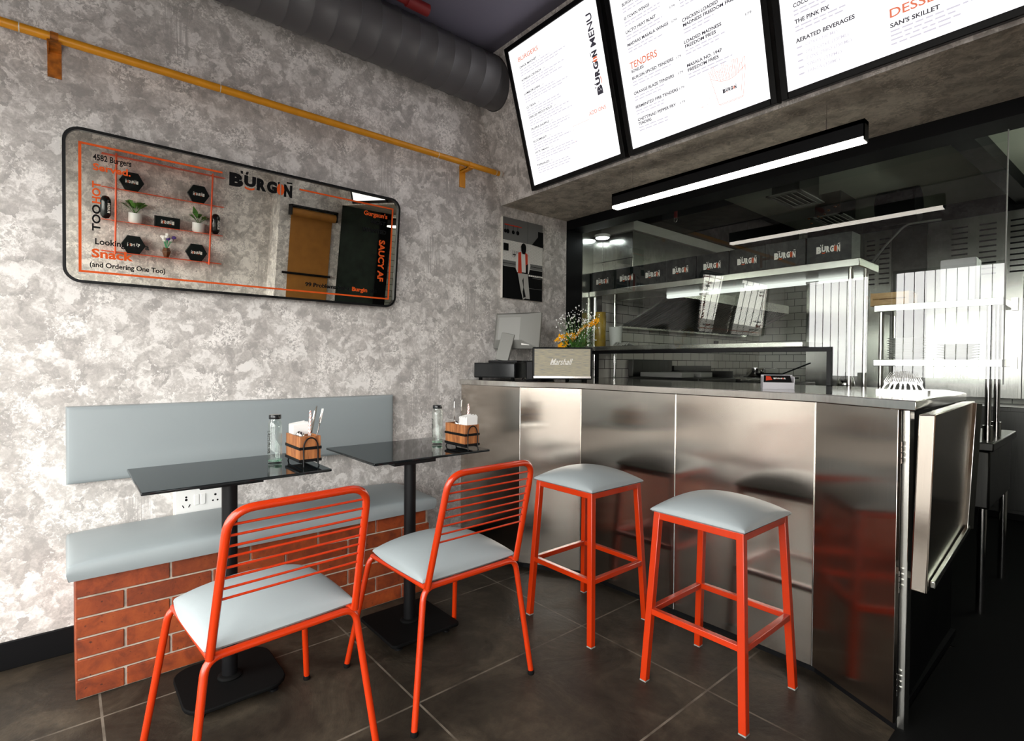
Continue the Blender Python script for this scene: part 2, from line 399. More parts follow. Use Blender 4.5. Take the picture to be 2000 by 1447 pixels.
M['subwayy'] = tiles('white_subway_tile_back', 'y', .15, .075, .95, (.58,.58,.53), (.10,.10,.09), .16, .0030)
M['rack'] = mat('rack_orange_paint', (.85,.10,.025), .4)
M['kraft'] = mat('kraft_paper', (.33,.135,.022), .75, var=.12, vscale=10)
M['wood'] = wood('caddy_wood', (.17,.045,.012), (.50,.20,.065))
M['woodl'] = wood('crate_wood', (.45,.25,.08), (.62,.38,.14), 'x')
M['glass'] = pane('bottle_glass', 1.0, (.955,.975,.965))
M['water'] = mat('bottle_base_glass', (.30,.62,.42), .05, trans=.9, ior=1.4)
M['box'] = mat('black_card', (.003,.006,.0065), .32, spec=.25)
M['fabric'] = fabric('speaker_grille_cloth')
M['leaf'] = mat('leaf_green', (.06,.17,.025), .5, var=.3, vscale=30)
M['petal'] = mat('yellow_petal', (.95,.44,.010), .5)
M['seedc'] = mat('flower_centre', (.12,.04,.01), .8)
M['jar'] = mat('yellow_jar', (.38,.24,.01), .25, var=.35, vscale=14)
M['stoneg'] = mat('grey_plastic', (.26,.26,.24), .45)
M['stoneg2'] = mat('grey_plastic_cover', (.33,.33,.31), .45)
M['forks'] = mat('satin_fork_steel', (.82,.81,.79), .38, 1.0)
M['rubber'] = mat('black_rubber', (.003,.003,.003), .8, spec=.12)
M['outside'] = mat('dark_pavement', (.13,.125,.12), .9)
M['purple'] = mat('iris_petal', (.10,.05,.30), .6)
M['vase'] = mat('brown_vase', (.13,.06,.03), .3, var=.5, vscale=40)
M['strip'] = mat('orange_white_straw', (.85,.45,.30), .5)
M['acryl'] = mat('clear_acrylic', (.86,.84,.88), .12, trans=.35)

# ------------------------------------------------------------------ camera
def setup_camera():
    f, pit, rol, yaw = 1028.7, math.radians(.878), math.radians(-.413), math.radians(49.554)
    F = V((-math.sin(yaw)*math.cos(pit), math.cos(yaw)*math.cos(pit), -math.sin(pit)))
    R = V((math.cos(yaw), math.sin(yaw), 0)); D = F.cross(R)
    R2 = R*math.cos(rol) + D*math.sin(rol); D2 = D*math.cos(rol) - R*math.sin(rol)
    cam = bpy.data.cameras.new('camera'); cam.sensor_width = 36; cam.lens = f/2000*36; cam.clip_start = .02
    o = bpy.data.objects.new('camera', cam); COL.objects.link(o)
    m = Matrix((R2, -D2, -F)).transposed().to_4x4(); m.translation = V((2.730, 0, 1.17)); o.matrix_world = m
    SC.camera = o
setup_camera()

# ------------------------------------------------------------------ room shell
CZ = 3.035           # dining ceiling
KZ = 2.60            # kitchen ceiling
YF = -.73            # shopfront
struct('floor', MB().box((-.1,YF-.15,-.1), (3.6,6.1,0)), M['floor'])
struct('wall_left', MB().box((-.12,YF-.15,0), (0,2.85,3.2)), M['plaster'])
struct('wall_right', MB().box((3.2,-.06,0), (3.35,1.608,3.2)).box((3.2,YF-.15,2.175), (3.35,-.06,3.2)).box((3.2,YF-.15,0), (3.35,-.06,.10)), M['plaster'])
struct('wall_right_pier', MB().box((2.925,1.608,0), (3.45,2.225,3.2)), M['plaster'])
struct('wall_doorway', MB().box((2.935,2.225,0), (3.45,2.66,2.75)), M['dgreen'])
struct('trim_5', MB().box((2.915,2.66,0), (3.45,2.80,2.75)), M['black'])
struct('ceiling', MB().box((-.12,YF-.15,CZ), (3.35,2.6,CZ+.1)), M['ceil'])
# shopfront wall with two tall openings
WA, WB, WC, WD, WT = .20, .862, 1.065, 3.08, 2.175
fw = MB()
for a, b in (((-.12,0,0),(WA,0,3.2)), ((WA,0,WT),(WB,0,3.2)), ((WA,0,0),(WB,0,.10)), ((WB,0,0),(WC,0,3.2)), ((WC,0,WT),(WD,0,3.2)), ((WC,0,0),(WD,0,.10)), ((WD,0,0),(3.35,0,3.2))):
    fw.box((a[0],YF-.14,a[2]), (b[0],YF,b[2]))
struct('wall_front', fw, M['plaster'])
for i, (x0, x1) in enumerate(((WA,WB),(WC,WD))):
    w = MB()
    for a, b in (((x0,.10),(x0+.025,WT)), ((x1-.025,.10),(x1,WT)), ((x0,WT-.025),(x1,WT)), ((x0,.10),(x1,.125))):
        w.box((a[0],YF-.09,a[1]), (b[0],YF-.05,b[1]))
    wo = struct('window_%d' % (i+1), w, M['bmetal'])
    link('pane', MB().add([(x0+.02,YF-.07,.12),(x1-.02,YF-.07,.12),(x1-.02,YF-.07,WT-.02),(x0+.02,YF-.07,WT-.02)], [(0,1,2,3)]), M['pane'], wo)
    g = MB(); n = 8 if i == 0 else 23
    for k in range(1, n):
        x = x0 + (x1-x0)*k/n
        g.bar((x,YF-.11,.10), (x,YF-.11,WT), .006, .008, up=(0,1,0))
    g.bar((x0,YF-.11,1.0), (x1,YF-.11,1.0), .004, .006)
    link('grille', g, M['stoneg'], wo)  # bars added to stripe the reflections, in place of a ribbed fence outside
w = MB()
for a, b in (((YF-.14,.10),(YF-.10,WT)), ((-.10,.10),(-.06,WT)), ((YF-.14,WT-.03),(-.06,WT)), ((YF-.14,.10),(-.06,.13))):
    w.box((3.25,a[0],a[1]), (3.29,b[0],b[1]))
wo = struct('window_4', w, M['bmetal'])  # unseen side window, added to throw more daylight on the plaster wall
link('pane', MB().add([(3.27,YF-.12,.12),(3.27,-.08,.12),(3.27,-.08,WT-.02),(3.27,YF-.12,WT-.02)], [(0,1,2,3)]), M['pane'], wo)
struct('floor_outside', MB().box((-40,-60,-.2), (40,YF-.16,-.06)), M['outside'])
# bulkhead over the serving opening: its front leans out towards the top
s = MB(); P = [(2.226,2.213),(2.85,2.220),(2.85,3.2),(1.933,3.2)]
s.add([(-.02,y,z) for y,z in P] + [(2.95,y,z) for y,z in P], [(0,1,2,3),(7,6,5,4),(0,4,5,1),(1,5,6,2),(2,6,7,3),(3,7,4,0)])
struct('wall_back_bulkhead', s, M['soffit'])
# plaster face of the bulkhead front, light like the wall
s = MB().add([(0,2.2252,2.2115),(2.93,2.2252,2.2115),(2.93,1.98,3.03),(0,1.98,3.03)], [(0,1,2,3)])
sf = V((0,-.9585,-.285))
struct('trim_1', MB().add([tuple(V(p)+sf*.004) for p in s.v] + [tuple(V(p)-sf*.004) for p in s.v], [(0,1,2,3),(7,6,5,4),(0,4,5,1),(1,5,6,2),(2,6,7,3),(3,7,4,0)]), M['plaster'])
# black lining of the opening
ln = MB().box((-.1,2.851,0), (.004,3.02,2.6)).box((.004,2.851,2.155), (2.93,3.02,2.7))
struct('trim_2', ln, M['black'])
struct('baseboard_left', MB().box((0,YF,0), (.012,1.9,.105)), M['black'], bev=.002)
# kitchen shell
struct('floor_kitchen', MB().box((.004,2.812,0), (3.45,6.0,.004)), M['rubber'])  # black sheet added to darken the kitchen floor behind the counter
struct('wall_kitchen_left', MB().box((-.12,3.02,0), (0,6.12,2.75)), M['subway'])
struct('wall_kitchen_back', MB().box((-.12,6.0,0), (3.6,6.12,2.75)), M['subwayy'])
struct('wall_kitchen_right', MB().box((3.45,2.2,0), (3.6,6.0,2.75)), M['subway'])
struct('ceiling_kitchen', MB().box((-.12,3.02,KZ), (3.6,6.12,KZ+.1)), M['kceil'])
struct('trim_3', MB().box((.5,5.985,2.46), (3.45,6.0,2.6)), M['black'])
struct('trim_4', MB().prism([(1.95,3.02),(2.06,3.02),(2.22,5.98),(2.11,5.98)], 2.50, 2.60), M['black'])

# serving glass, with its black framed hatch
gy = 3.0
g = MB().add([(.004,gy,1.262),(1.74,gy,1.262),(1.74,gy,1.092),(2.385,gy,1.092),(2.385,gy,2.156),(.004,gy,2.156)], [(0,1,2,3,4,5)])
go = struct('window_3', g, M['kpane'])
link('glass_edge', MB().box((2.384,gy-.004,1.092), (2.388,gy+.004,2.156)), M['stoneg'], go)
link('hatch_frame', MB().box((.005,gy-.011,1.238), (1.74,gy+.011,1.262)).box((1.716,gy-.011,1.062), (1.74,gy+.011,1.24)).box((.165,gy-.011,1.062), (.187,gy+.011,1.24)), M['bmetal'], go, bev=.002)

# ------------------------------------------------------------------ logo
def logo(mk, mo, Mx, u, v, w, h, z=.0008, rot=0.0):
    """chunky word mark B-U-R-G-'-bun halves-N in a w x h box"""
    c, s = math.cos(rot), math.sin(rot)
    R = Mx @ Matrix.Translation((u, v, z)) @ Matrix.Rotation(rot, 4, 'Z')
    def gl(mb, ch, x0, x1, y0, y1, b=.045):
        vs, fs = glyphs(ch, b, 0)
        a0 = min(p[0] for p in vs); a1 = max(p[0] for p in vs); b0 = min(p[1] for p in vs); b1 = max(p[1] for p in vs)
        mb.add([R @ V(((x0+(p[0]-a0)/(a1-a0)*(x1-x0))*w, (y0+(p[1]-b0)/(b1-b0)*(y1-y0))*h, 0)) for p in vs], fs)
    gl(mk, 'B', 0, .210, .08, .80, .07); gl(mk, 'U', .225, .405, .22, .80, .065); gl(mk, 'R', .42, .570, .12, .78, .065); gl(mk, 'G', .58, .745, .12, .78, .065); gl(mk, 'N', .862, 1.0, .06, .76, .065)
    for x0, sl in ((.175,-.02), (.245,.0)):
        mk.flat([((x0)*w, .84*h), ((x0+.03)*w, .84*h), ((x0+.045+sl)*w, .99*h), ((x0+.01+sl)*w, .99*h)], R)
    mk.flat([(.755*w,.80*h),(.765*w,.66*h),(.775*w,.66*h),(.79*w,.82*h)], R)
    mk.flat([(.905*w,.83*h),(.995*w,.85*h),(.995*w,.93*h),(.905*w,.91*h)], R)
    mo.flat([((.235+.15*t)*w, (.10-.07*math.sin(PI*t))*h) for t in (0,.25,.5,.75,1)] + [((.235+.15*t)*w, (.20-.08*math.sin(PI*t))*h) for t in (1,.75,.5,.25,0)], R)
    for x0, sg in ((.795,-1), (.815,1)):
        pts = []
        for k in range(9):
            a = -PI/2 + PI*k/8
            pts.append((x0*w + sg*math.cos(a)*.052*w, (.42+.31*math.sin(a))*h))
        mo.flat(pts if sg > 0 else pts[::-1], R)

# ------------------------------------------------------------------ wall mirror
def build_mirror():
    t = math.radians(6); up = V((math.sin(t),0,math.cos(t))); nn = V((math.cos(t),0,-math.sin(t)))
    p0 = V((.045,0,1.49)); Mx = frame(p0, (0,1,0), up)
    root = thing('wall_mirror', 'long rounded mirror with black frame and orange border leaning from the wall', 'mirror', (0,.71,1.47))
    def rr(u0, v0, u1, v1, r, n=7):
        out = []
        for cx, cy, a0 in ((u1-r,v0+r,-PI/2),(u1-r,v1-r,0),(u0+r,v1-r,PI/2),(u0+r,v0+r,PI)):
            for k in range(n+1):
                a = a0 + PI/2*k/n; out.append((cx+r*math.cos(a), cy+r*math.sin(a)))
        return out
    O = rr(0,-.018,1.418,.572,.058); I = rr(.011,-.007,1.407,.561,.047); n = len(O)
    f = MB(); vs = []
    for P, z in ((O,-.022),(O,.012),(I,.012),(I,-.0)):
        vs += [Mx @ V((x,y,z)) for x, y in P]
    fs = []
    for q in range(3):
        for i in range(n):
            j = (i+1) % n; fs.append((q*n+i, q*n+j, (q+1)*n+j, (q+1)*n+i))
    f.add(vs, fs); link('frame', f, M['bmetal'], root, smooth=40)
    link('backing', MB().prism(O, -.023, -.003, Mx), M['black'], root)
    link('mirror_glass', MB().flat(I, Mx), M['mirror'], root)
    k, o = MB(), MB(); e = .0012
    for a in ((.048,.027,.057,.521),(.048,.513,.543,.521),(.878,.512,1.381,.520),(1.372,.027,1.381,.520),(.048,.024,1.381,.032)):
        o.rect(*a, Mx, e)
    k.text('4582 Burgers', Mx, .092, .463, .122, .022, z=e, bold=.022)
    o.text('Served.', Mx, .092, .423, .120, .027, z=e, bold=.03)
    k.text('TOO', Mx, .116, .190, .102, .027, rot=PI/2, z=e, bold=.03); o.text('HOT', Mx, .116, .297, .084, .027, rot=PI/2, z=e, bold=.03)
    k.text('Looking Like a', Mx, .099, .139, .177, .023, z=e, bold=.022)
    o.text('Snack', Mx, .088, .085, .134, .036, z=e, bold=.03)
    k.text('(and Ordering One Too)', Mx, .082, .049, .252, .020, z=e, bold=.022)
    o.text("Gurgaun's", Mx, 1.212, .458, .135, .024, z=e, bold=.03)
    k.text('MOST', Mx, 1.255, .419, .084, .021, z=e, bold=.03); k.text('WANTED', Mx, 1.207, .372, .138, .022, z=e, bold=.03)
    o.text('SAUCY AF', Mx, 1.305, .341, .222, .036, rot=-PI/2, z=e, bold=.035)
    k.text('99 Problems but a', Mx, .922, .054, .230, .021, z=e, bold=.03); o.text('Burgin', Mx, 1.166, .054, .085, .021, z=e, bold=.035); k.text("ain't", Mx, 1.270, .054, .036, .020, z=e, bold=.03)
    logo(k, o, Mx, .571, .462, .273, .082, z=e)
    link('black_lettering', k, M['printk'], root); link('orange_lettering', o, M['printo'], root)
build_mirror()

# ------------------------------------------------------------------ overhead pipes and duct
def build_pipes():
    r = thing('gas_pipe', 'yellow painted pipe running along the plaster wall on brackets', 'pipe', (.08,.5,2.38))
    link('pipe', MB().tube([(.08,YF+.01,2.380),(.08,2.158,2.382)], .0165, 16), M['yellow'], r, smooth=40)
    c = MB()
    for y in (-.117,.538,1.676,2.109): c.tube([(.08,y-.0015,2.381),(.08,y+.0015,2.381)], .0172, 16)
    c.tube([(.08,2.135,2.381),(.08,2.155,2.382)], .0185, 16)
    link('joint_rings', c, M['offw'], r)
    for y, m in ((-.02,M['rust']), (1.905,M['yellow'])):
        b = MB().box((0,y-.021,2.262), (.006,y+.021,2.395)).box((.006,y-.021,2.345), (.09,y-.016,2.362)).box((.006,y-.021,2.357), (.10,y+.021,2.362))
        b.tube([(.08,y-.012,2.381),(.08,y+.012,2.381)], .0195, 16)
        link('bracket', b, m, r, smooth=40)
    # air duct: spiral wound, running into the bulkhead
    prof = []; y = YF
    R0 = .146
    while y < 2.12:
        prof += [(R0, y), (R0, y+.098), (R0+.0042, y+.1005), (R0+.0042, y+.1055), (R0, y+.108)]; y += .108
    Mx = Matrix.Translation((.160,0,2.883)) @ Matrix.Rotation(-PI/2, 4, 'X')
    dm = MB().lathe(prof, seg=48, M=Mx); dm.v = [(x, min(y, 2.2192-.2973*(z-2.2115)), z) for x, y, z in dm.v]
    tag(link('air_duct', dm, M['duct'], smooth=60), 'fat grey spiral air duct along the top of the plaster wall', 'duct')
    q = MB().tube([(.385,YF+.01,2.955),(.385,1.30,2.955)], .022, 14)
    r = thing('sprinkler_pipe', 'dark red pipe under the ceiling above the grey duct', 'pipe', (.385,0,2.955))
    link('pipe', q, M['red'], r, smooth=40); link('end_cap', MB().tube([(.385,1.30,2.955),(.385,1.42,2.955)], .029, 14), M['red'], r, smooth=40)
    link('hanger', MB().bar((.385,.7,2.95),(.385,.7,CZ),.02,.004).bar((.385,-.5,2.95),(.385,-.5,CZ),.02,.004), M['bmetal'], r)
build_pipes()

# ------------------------------------------------------------------ menu boards
def build_menus():
    up = V((0,-.285,.9585)); nn = V((0,-.9585,-.285)); base = V((0,2.223,2.227)) + nn*.05
    Mx = frame(base, (1,0,0), up)
    rnd = random.Random(3)
    B = [
     ((.350,1.052), 'lit menu board listing burgers and add ons, next to the air duct',
      [('BURGERS',.441,.695,.162,1,.022),('ADD ONS',.869,.262,.112,1,.018)] ,
      [('CHICK MAGNET',.441,.659,.141),('KOREAN CRUNCH',.438,.591,.158),('LAMBORGHINI',.437,.518,.130),('LE TIKKA',.435,.445,.077),('GRILLED PESTO POLO',.438,.388,.189),('TRUFFLE SHUFFLE',.434,.323,.150),('ALOOMINATI',.434,.255,.113),('JACK SMASH',.434,.193,.113),('PAPARAZZI',.431,.123,.100)], .0115),
     ((1.074,1.800), 'lit menu board listing wings, tenders and fries with a drawn fries box', 
      [('TENDERS',1.155,.376,.150,1,.030)],
      [('BURGIN WINGS',1.162,.647,.120),('G TOWN WINGS',1.162,.588,.139),('LACTO HEAT BLAST',1.160,.530,.165),('MADRAS MASALA WINGS',1.159,.475,.221),('BONELESS',1.159,.358,.069),('BURGIN SPICED TENDERS',1.157,.328,.224),('ORANGE BLAZE TENDERS',1.154,.261,.219),('FERMENTED FIRE TENDERS',1.152,.199,.231),('CHETTINAD PEPPER FRY',1.153,.141,.210),('TENDERS',1.153,.122,.075),
       ('TRUFFLE',1.445,.560,.085),('FREEDOM FRIES',1.445,.540,.150),('CHICKEN LOADED',1.445,.455,.164),('MADNESS FREEDOM FRIES',1.446,.435,.236),('LOADED MADNESS',1.441,.369,.171),('FREEDOM FRIES',1.443,.351,.143),('MASALA NO. 1947',1.440,.274,.162),('FREEDOM FRIES',1.441,.255,.144)], .0135),
     ((1.815,2.560), 'lit menu board listing aerated beverages and desserts',
      [('DESSERTS',2.182,.138,.200,1,.028)],
      [('COCO FIX',1.887,.306,.085),('THE PINK FIX',1.887,.250,.119),('AERATED BEVERAGES',1.885,.184,.196),("SAN'S SKILLET",2.181,.107,.134)], .0150)]
    for bi, ((u0,u1), lab, heads, rows, hh) in enumerate(B):
        top = .80
        r = thing('menu_board', lab, 'menu board', Mx @ V(((u0+u1)/2, 0, -.02)), 0, 'lit menu boards over the counter')
        fb = MB(); w = .026
        for a in ((u0,0,u0+w,top),(u1-w,0,u1,top),(u0+w,0,u1-w,w),(u0+w,top-w,u1-w,top)):
            fb.box((a[0],a[1],-.046), (a[2],a[3],0.0), Mx)
        link('frame', fb, M['bmetal'], r, bev=.003)
        link('screen', MB().box((u0+w-.004,w-.004,-.03), (u1-w+.004,top-w+.004,-.008), Mx), M['screen'], r)
        k, o, g = MB(), MB(), MB(); z = -.0072
        for s, u, v, ww, _, h in heads: o.text(s, Mx, u, v, ww, h, z=z, bold=.012)
        for s, u, v, ww in rows: k.text(s, Mx, u, v, ww, hh, z=z, bold=.032)
        def pale(u, v, n, wmax):
            for q in range(n):
                x = u; end = u + wmax*rnd.uniform(.55, 1.0)
                while x < end:
                    l = rnd.uniform(.012,.038); g.rect(x, v-.0135*(q+1), min(x+l,end), v-.0135*(q+1)+.0052, Mx, z); x += l+.006
        if bi == 0:
            for s, u, v, ww in rows:
                pale(u+.0, v, 3, .36 if u < .9 else .1); k.text('299', Mx, u+ww+.012, v, .018, .007, z=z)
            for i, s in enumerate(('SMOKED CHEDDAR SLICE','CHICKEN POPCORN','PICKLED ONIONS','BURNT GARLIC','CARAMELIZED ONION','JALAPENO','FRIED EGG','EXTRA PATTY')):
                g.text(s, Mx, .978, .237-.0225*i, None, .0085, z=z, align='R')
            for a in ((.748,.085,.7495,.248),(.748,.2465,.862,.248)): o.rect(*a, Mx, z)
            logo(k, o, Mx, .984, .336, .205, .050, z=z, rot=PI/2)
            k.text('MENU', Mx, .984, .560, .150, .036, rot=PI/2, z=z, bold=.02)
        elif bi == 1:
            for s, u, v, ww in rows:
                if s in ('BONELESS','CHICKEN LOADED','LOADED MADNESS','MASALA NO. 1947','TRUFFLE','CHETTINAD PEPPER FRY'): continue
                pale(u, v, 2, .21)
            for u, v in ((1.397,.531),(1.397,.475),(1.395,.328),(1.395,.262),(1.39,.20),(1.385,.141),(1.715,.44),(1.712,.36)): k.text('179', Mx, u, v, .024, .0095, z=z, bold=.01)
            def ln(pts, wd=.0014):
                for (x0,y0),(x1,y1) in zip(pts[:-1], pts[1:]):
                    d = V((x1-x0,y1-y0,0)); L = d.length
                    if L < 1e-6: continue
                    nn2 = V((-d.y,d.x,0))/L*wd/2
                    o.add([Mx @ V((p[0],p[1],z)) for p in ((x0-nn2.x,y0-nn2.y),(x1-nn2.x,y1-nn2.y),(x1+nn2.x,y1+nn2.y),(x0+nn2.x,y0+nn2.y))], [(0,1,2,3)])
            top_c = [(1.538 + .152*t, .188 - .030*math.sin(PI*t)) for t in [i/10 for i in range(11)]]
            ln(top_c); ln([(1.538,.188),(1.562,.076),(1.668,.076),(1.690,.188)]); ln([(1.562,.076),(1.57,.072),(1.66,.072),(1.668,.076)]); ln([(1.678,.183),(1.660,.085)])
            for i in range(11):
                x = 1.541 + .0134*i; yb = .188 - .030*math.sin(PI*i/11); yt = .215 + .014*math.sin(i*1.9); lean = (i-5)*.0016
                ln([(x,yb),(x+lean,yt),(x+lean+.008,yt+.002),(x+.009,yb)])
            for i in range(7): ln([(1.45+.012*i,.095+.006*math.sin(i*2.)),(1.50+.006*i,.075+.011*i)], .0008)
            logo(k, o, Mx, 1.584, .112, .060, .022, z=z)
        else:
            for s, v in (('COKE (330 ML)',.163),('DIET COKE (330ML)',.138),('COKE ZERO (330 ML)',.116),('SPRITE (330ML)',.092),('FANTA (330ML)',.069)):
                g.text(s, Mx, 1.917, v, .0083*len(s), .011, z=z, bold=.012); g.rect(1.886, v+.001, 1.905, v+.007, Mx, z)
            pale(1.887, .306, 2, .19); pale(1.887, .250, 2, .20); pale(2.181, .107, 4, .26)
        link('dark_lettering', k, M['mk'], r); link('orange_lettering', o, M['mo'], r); link('pale_lettering', g, M['mg'], r)
build_menus()

# ------------------------------------------------------------------ pendant light
def build_pendant():
    r = thing('pendant_light', 'long black linear pendant light hanging in front of the kitchen opening', 'light', (1.45,2.342,2.03))
    x0, x1, y0, y1 = .852, 2.062, 2.319, 2.366
    h = MB().box((x0,y0,2.040), (x1,y0+.003,2.106)).box((x0,y1-.003,2.040), (x1,y1,2.106)).box((x0,y0,2.09), (x1,y1,2.106)).box((x0,y0,2.028), (x0+.004,y1,2.106)).box((x1-.004,y0,2.028), (x1,y1,2.106))
    link('housing', h, M['bmetal'], r)
    link('diffuser', MB().box((x0+.004,y0+.0005,2.026), (x1-.004,y1-.0005,2.044)), M['led'], r)
    for x in (.975,1.922):
        c = MB().tube([(x,2.342,2.106),(x,2.342,2.218)], .0018, 6)
        w = link('suspension_wire', c, M['chrome'], r)
        link('wire_gripper', MB().tube([(x,2.342,2.195),(x,2.342,2.2165)], .006, 12).tube([(x,2.342,2.2110),(x,2.342,2.2160)], .011, 12).tube([(x,2.342,2.106),(x,2.342,2.116)], .005, 10), M['chrome'], w)
build_pendant()

# ------------------------------------------------------------------ poster
def build_poster():
    r = thing('poster_canvas', 'canvas print of a man in a red vest standing in a kitchen', 'poster', (0,2.40,1.60))
    y0, z0, W, H = 2.222, 1.600, .363, .538
    link('canvas', MB().box((0.0,y0,z0), (.020,y0+W,z0+H)), M['offw'], r)
    Mx = frame((.0204,y0,z0), (0,1,0), (0,0,1)); kk = lambda pts: [(x*W, y*H) for x, y in pts]
    L = {n: MB() for n in ('printg','print2','printk','prints','printw')}; zz = [0]
    def P(n, pts):
        zz[0] += .00004
        L[n].add([Mx @ V((x*W,y*H,zz[0])) for x, y in pts], [tuple(range(len(pts)))])
    R = lambda n, a, b, c, d: P(n, [(a,b),(c,b),(c,d),(a,d)])
    R('printg',0,.72,1,1); R('printk',0,0,1,.44); R('printw',0,.47,1,.72); R('printg',0,.40,1,.47); R('printk',0,.432,1,.438)
    for i in range(14):
        R('print2',0,.475+.0175*i,1,.4765+.0175*i)
        for j in range(12): R('print2', (j+.5*(i%2))/12, .475+.0175*i, (j+.5*(i%2))/12+.004, .4925+.0175*i)
    P('printk', [(.70,.715),(1,.70),(1,.90),(.86,.90),(.86,.83)]); R('printk',.592,.72,.597,1)
    R('prints',.02,.90,.44,.912)
    for x, s in ((.04,.035),(.10,.04),(.23,.036),(.34,.04)):
        R('printk', x-.004,.84,x+.004,.90); P('printk', [(x+s*math.cos(2*PI*k/12), .825+s*.68*math.sin(2*PI*k/12)) for k in range(12)])
    R('printk',.0,.585,.12,.675); R('printk',.22,.545,.42,.556)
    for i in range(4): R('printk', .22+.04*i,.52,.228+.04*i,.60)
    R('print2',0,.392,1,.398); R('printw',.62,.305,1,.325); R('printg',.72,.285,1,.290); R('printg',.6,.15,1,.154)
    for i in range(6): R('printk', .66+.05*i,.31,.675+.05*i,.32)
    # the standing man
    P('print2', [(.345,.33),(.60,.33),(.62,.20),(.655,.015),(.56,.015),(.50,.16),(.55,.02),(.48,.0),(.42,.12)])
    P('printk', [(.46,.24),(.49,.28),(.50,.16),(.55,.04),(.49,.02),(.47,.10),(.49,.16)])
    P('printw', [(.30,.56),(.36,.575),(.375,.35),(.33,.335),(.295,.38)]); P('printw', [(.565,.575),(.615,.55),(.665,.44),(.62,.33),(.575,.35)])
    R('printw',.41,.345,.545,.58)
    P('prints', [(.355,.585),(.425,.60),(.445,.33),(.35,.325)]); P('prints', [(.525,.60),(.59,.58),(.60,.33),(.545,.345)])
    P('printk', [(.55,.44),(.60,.46),(.60,.33),(.545,.345)])
    P('printk', [(.425,.67),(.445,.70),(.49,.715),(.535,.70),(.55,.67),(.545,.61),(.52,.575),(.46,.575),(.43,.61)])
    for n, nm in (('printg','grey_print'),('print2','light_grey_print'),('printk','black_print'),('prints','red_print'),('printw','white_print')):
        link(nm, L[n], M[n], r)
build_poster()

# ------------------------------------------------------------------ bench, backrest, socket
def cushion(mb, x0, y0, x1, y1, z0, h, dome, r=.02, nx=18, ny=18, puff=1.0, M4=None, PW=.55, sq=0.0):
    """upholstered pad: straight low side, rounded shoulder, domed top; closed mesh"""
    idx = {}; vs = []; fs = []
    def prof(t):
        e = min(t, 1-t)*2
        return 1-(1-min(e/.5,1))**2.2 if e < .5 else 1
    for i in range(nx+1):
        for j in range(ny+1):
            u, v = i/nx, j/ny
            u2 = .5-.5*math.cos(PI*u); v2 = .5-.5*math.cos(PI*v)
            pu = max(0, 1-(2*u2-1)**2)**PW; pv = max(0, 1-(2*v2-1)**2)**PW
            z = z0 + h + dome*pu*pv
            if sq:
                a, b_ = 2*u2-1, 2*v2-1; k = sq if a < 0 else sq*.25
                u2, v2 = .5+.5*a*math.sqrt(1-k*b_*b_/2), .5+.5*b_*math.sqrt(1-k*a*a/2)
            idx[i,j] = len(vs); vs.append(V((x0+(x1-x0)*u2, y0+(y1-y0)*v2, z)))
    for i in range(nx):
        for j in range(ny): fs.append((idx[i,j], idx[i+1,j], idx[i+1,j+1], idx[i,j+1]))
    rim = [(i,0) for i in range(nx)] + [(nx,j) for j in range(ny)] + [(i,ny) for i in range(nx,0,-1)] + [(0,j) for j in range(ny,0,-1)]
    b = len(vs); c = V(((x0+x1)/2,(y0+y1)/2,0))
    for q, (inset, z) in enumerate(((-.0035*puff, z0+h*.5), (.004, z0))):
        for k in rim:
            p = vs[idx[k]].copy(); d = V((p.x-c.x, p.y-c.y, 0)); sx = 1 if d.x > 0 else -1; sy = 1 if d.y > 0 else -1
            if k[0] in (0,nx): p.x -= sx*inset
            if k[1] in (0,ny): p.y -= sy*inset
            p.z = z; vs.append(p)
    n = len(rim); prev = [idx[k] for k in rim]
    for q in range(2):
        cur = [b+q*n+i for i in range(n)]
        for i in range(n):
            j = (i+1) % n; fs.append((prev[j], prev[i], cur[i], cur[j]))
        prev = cur
    fs.append(tuple(prev))
    if M4 is not None: vs = [M4 @ p for p in vs]
    return mb.add(vs, fs)

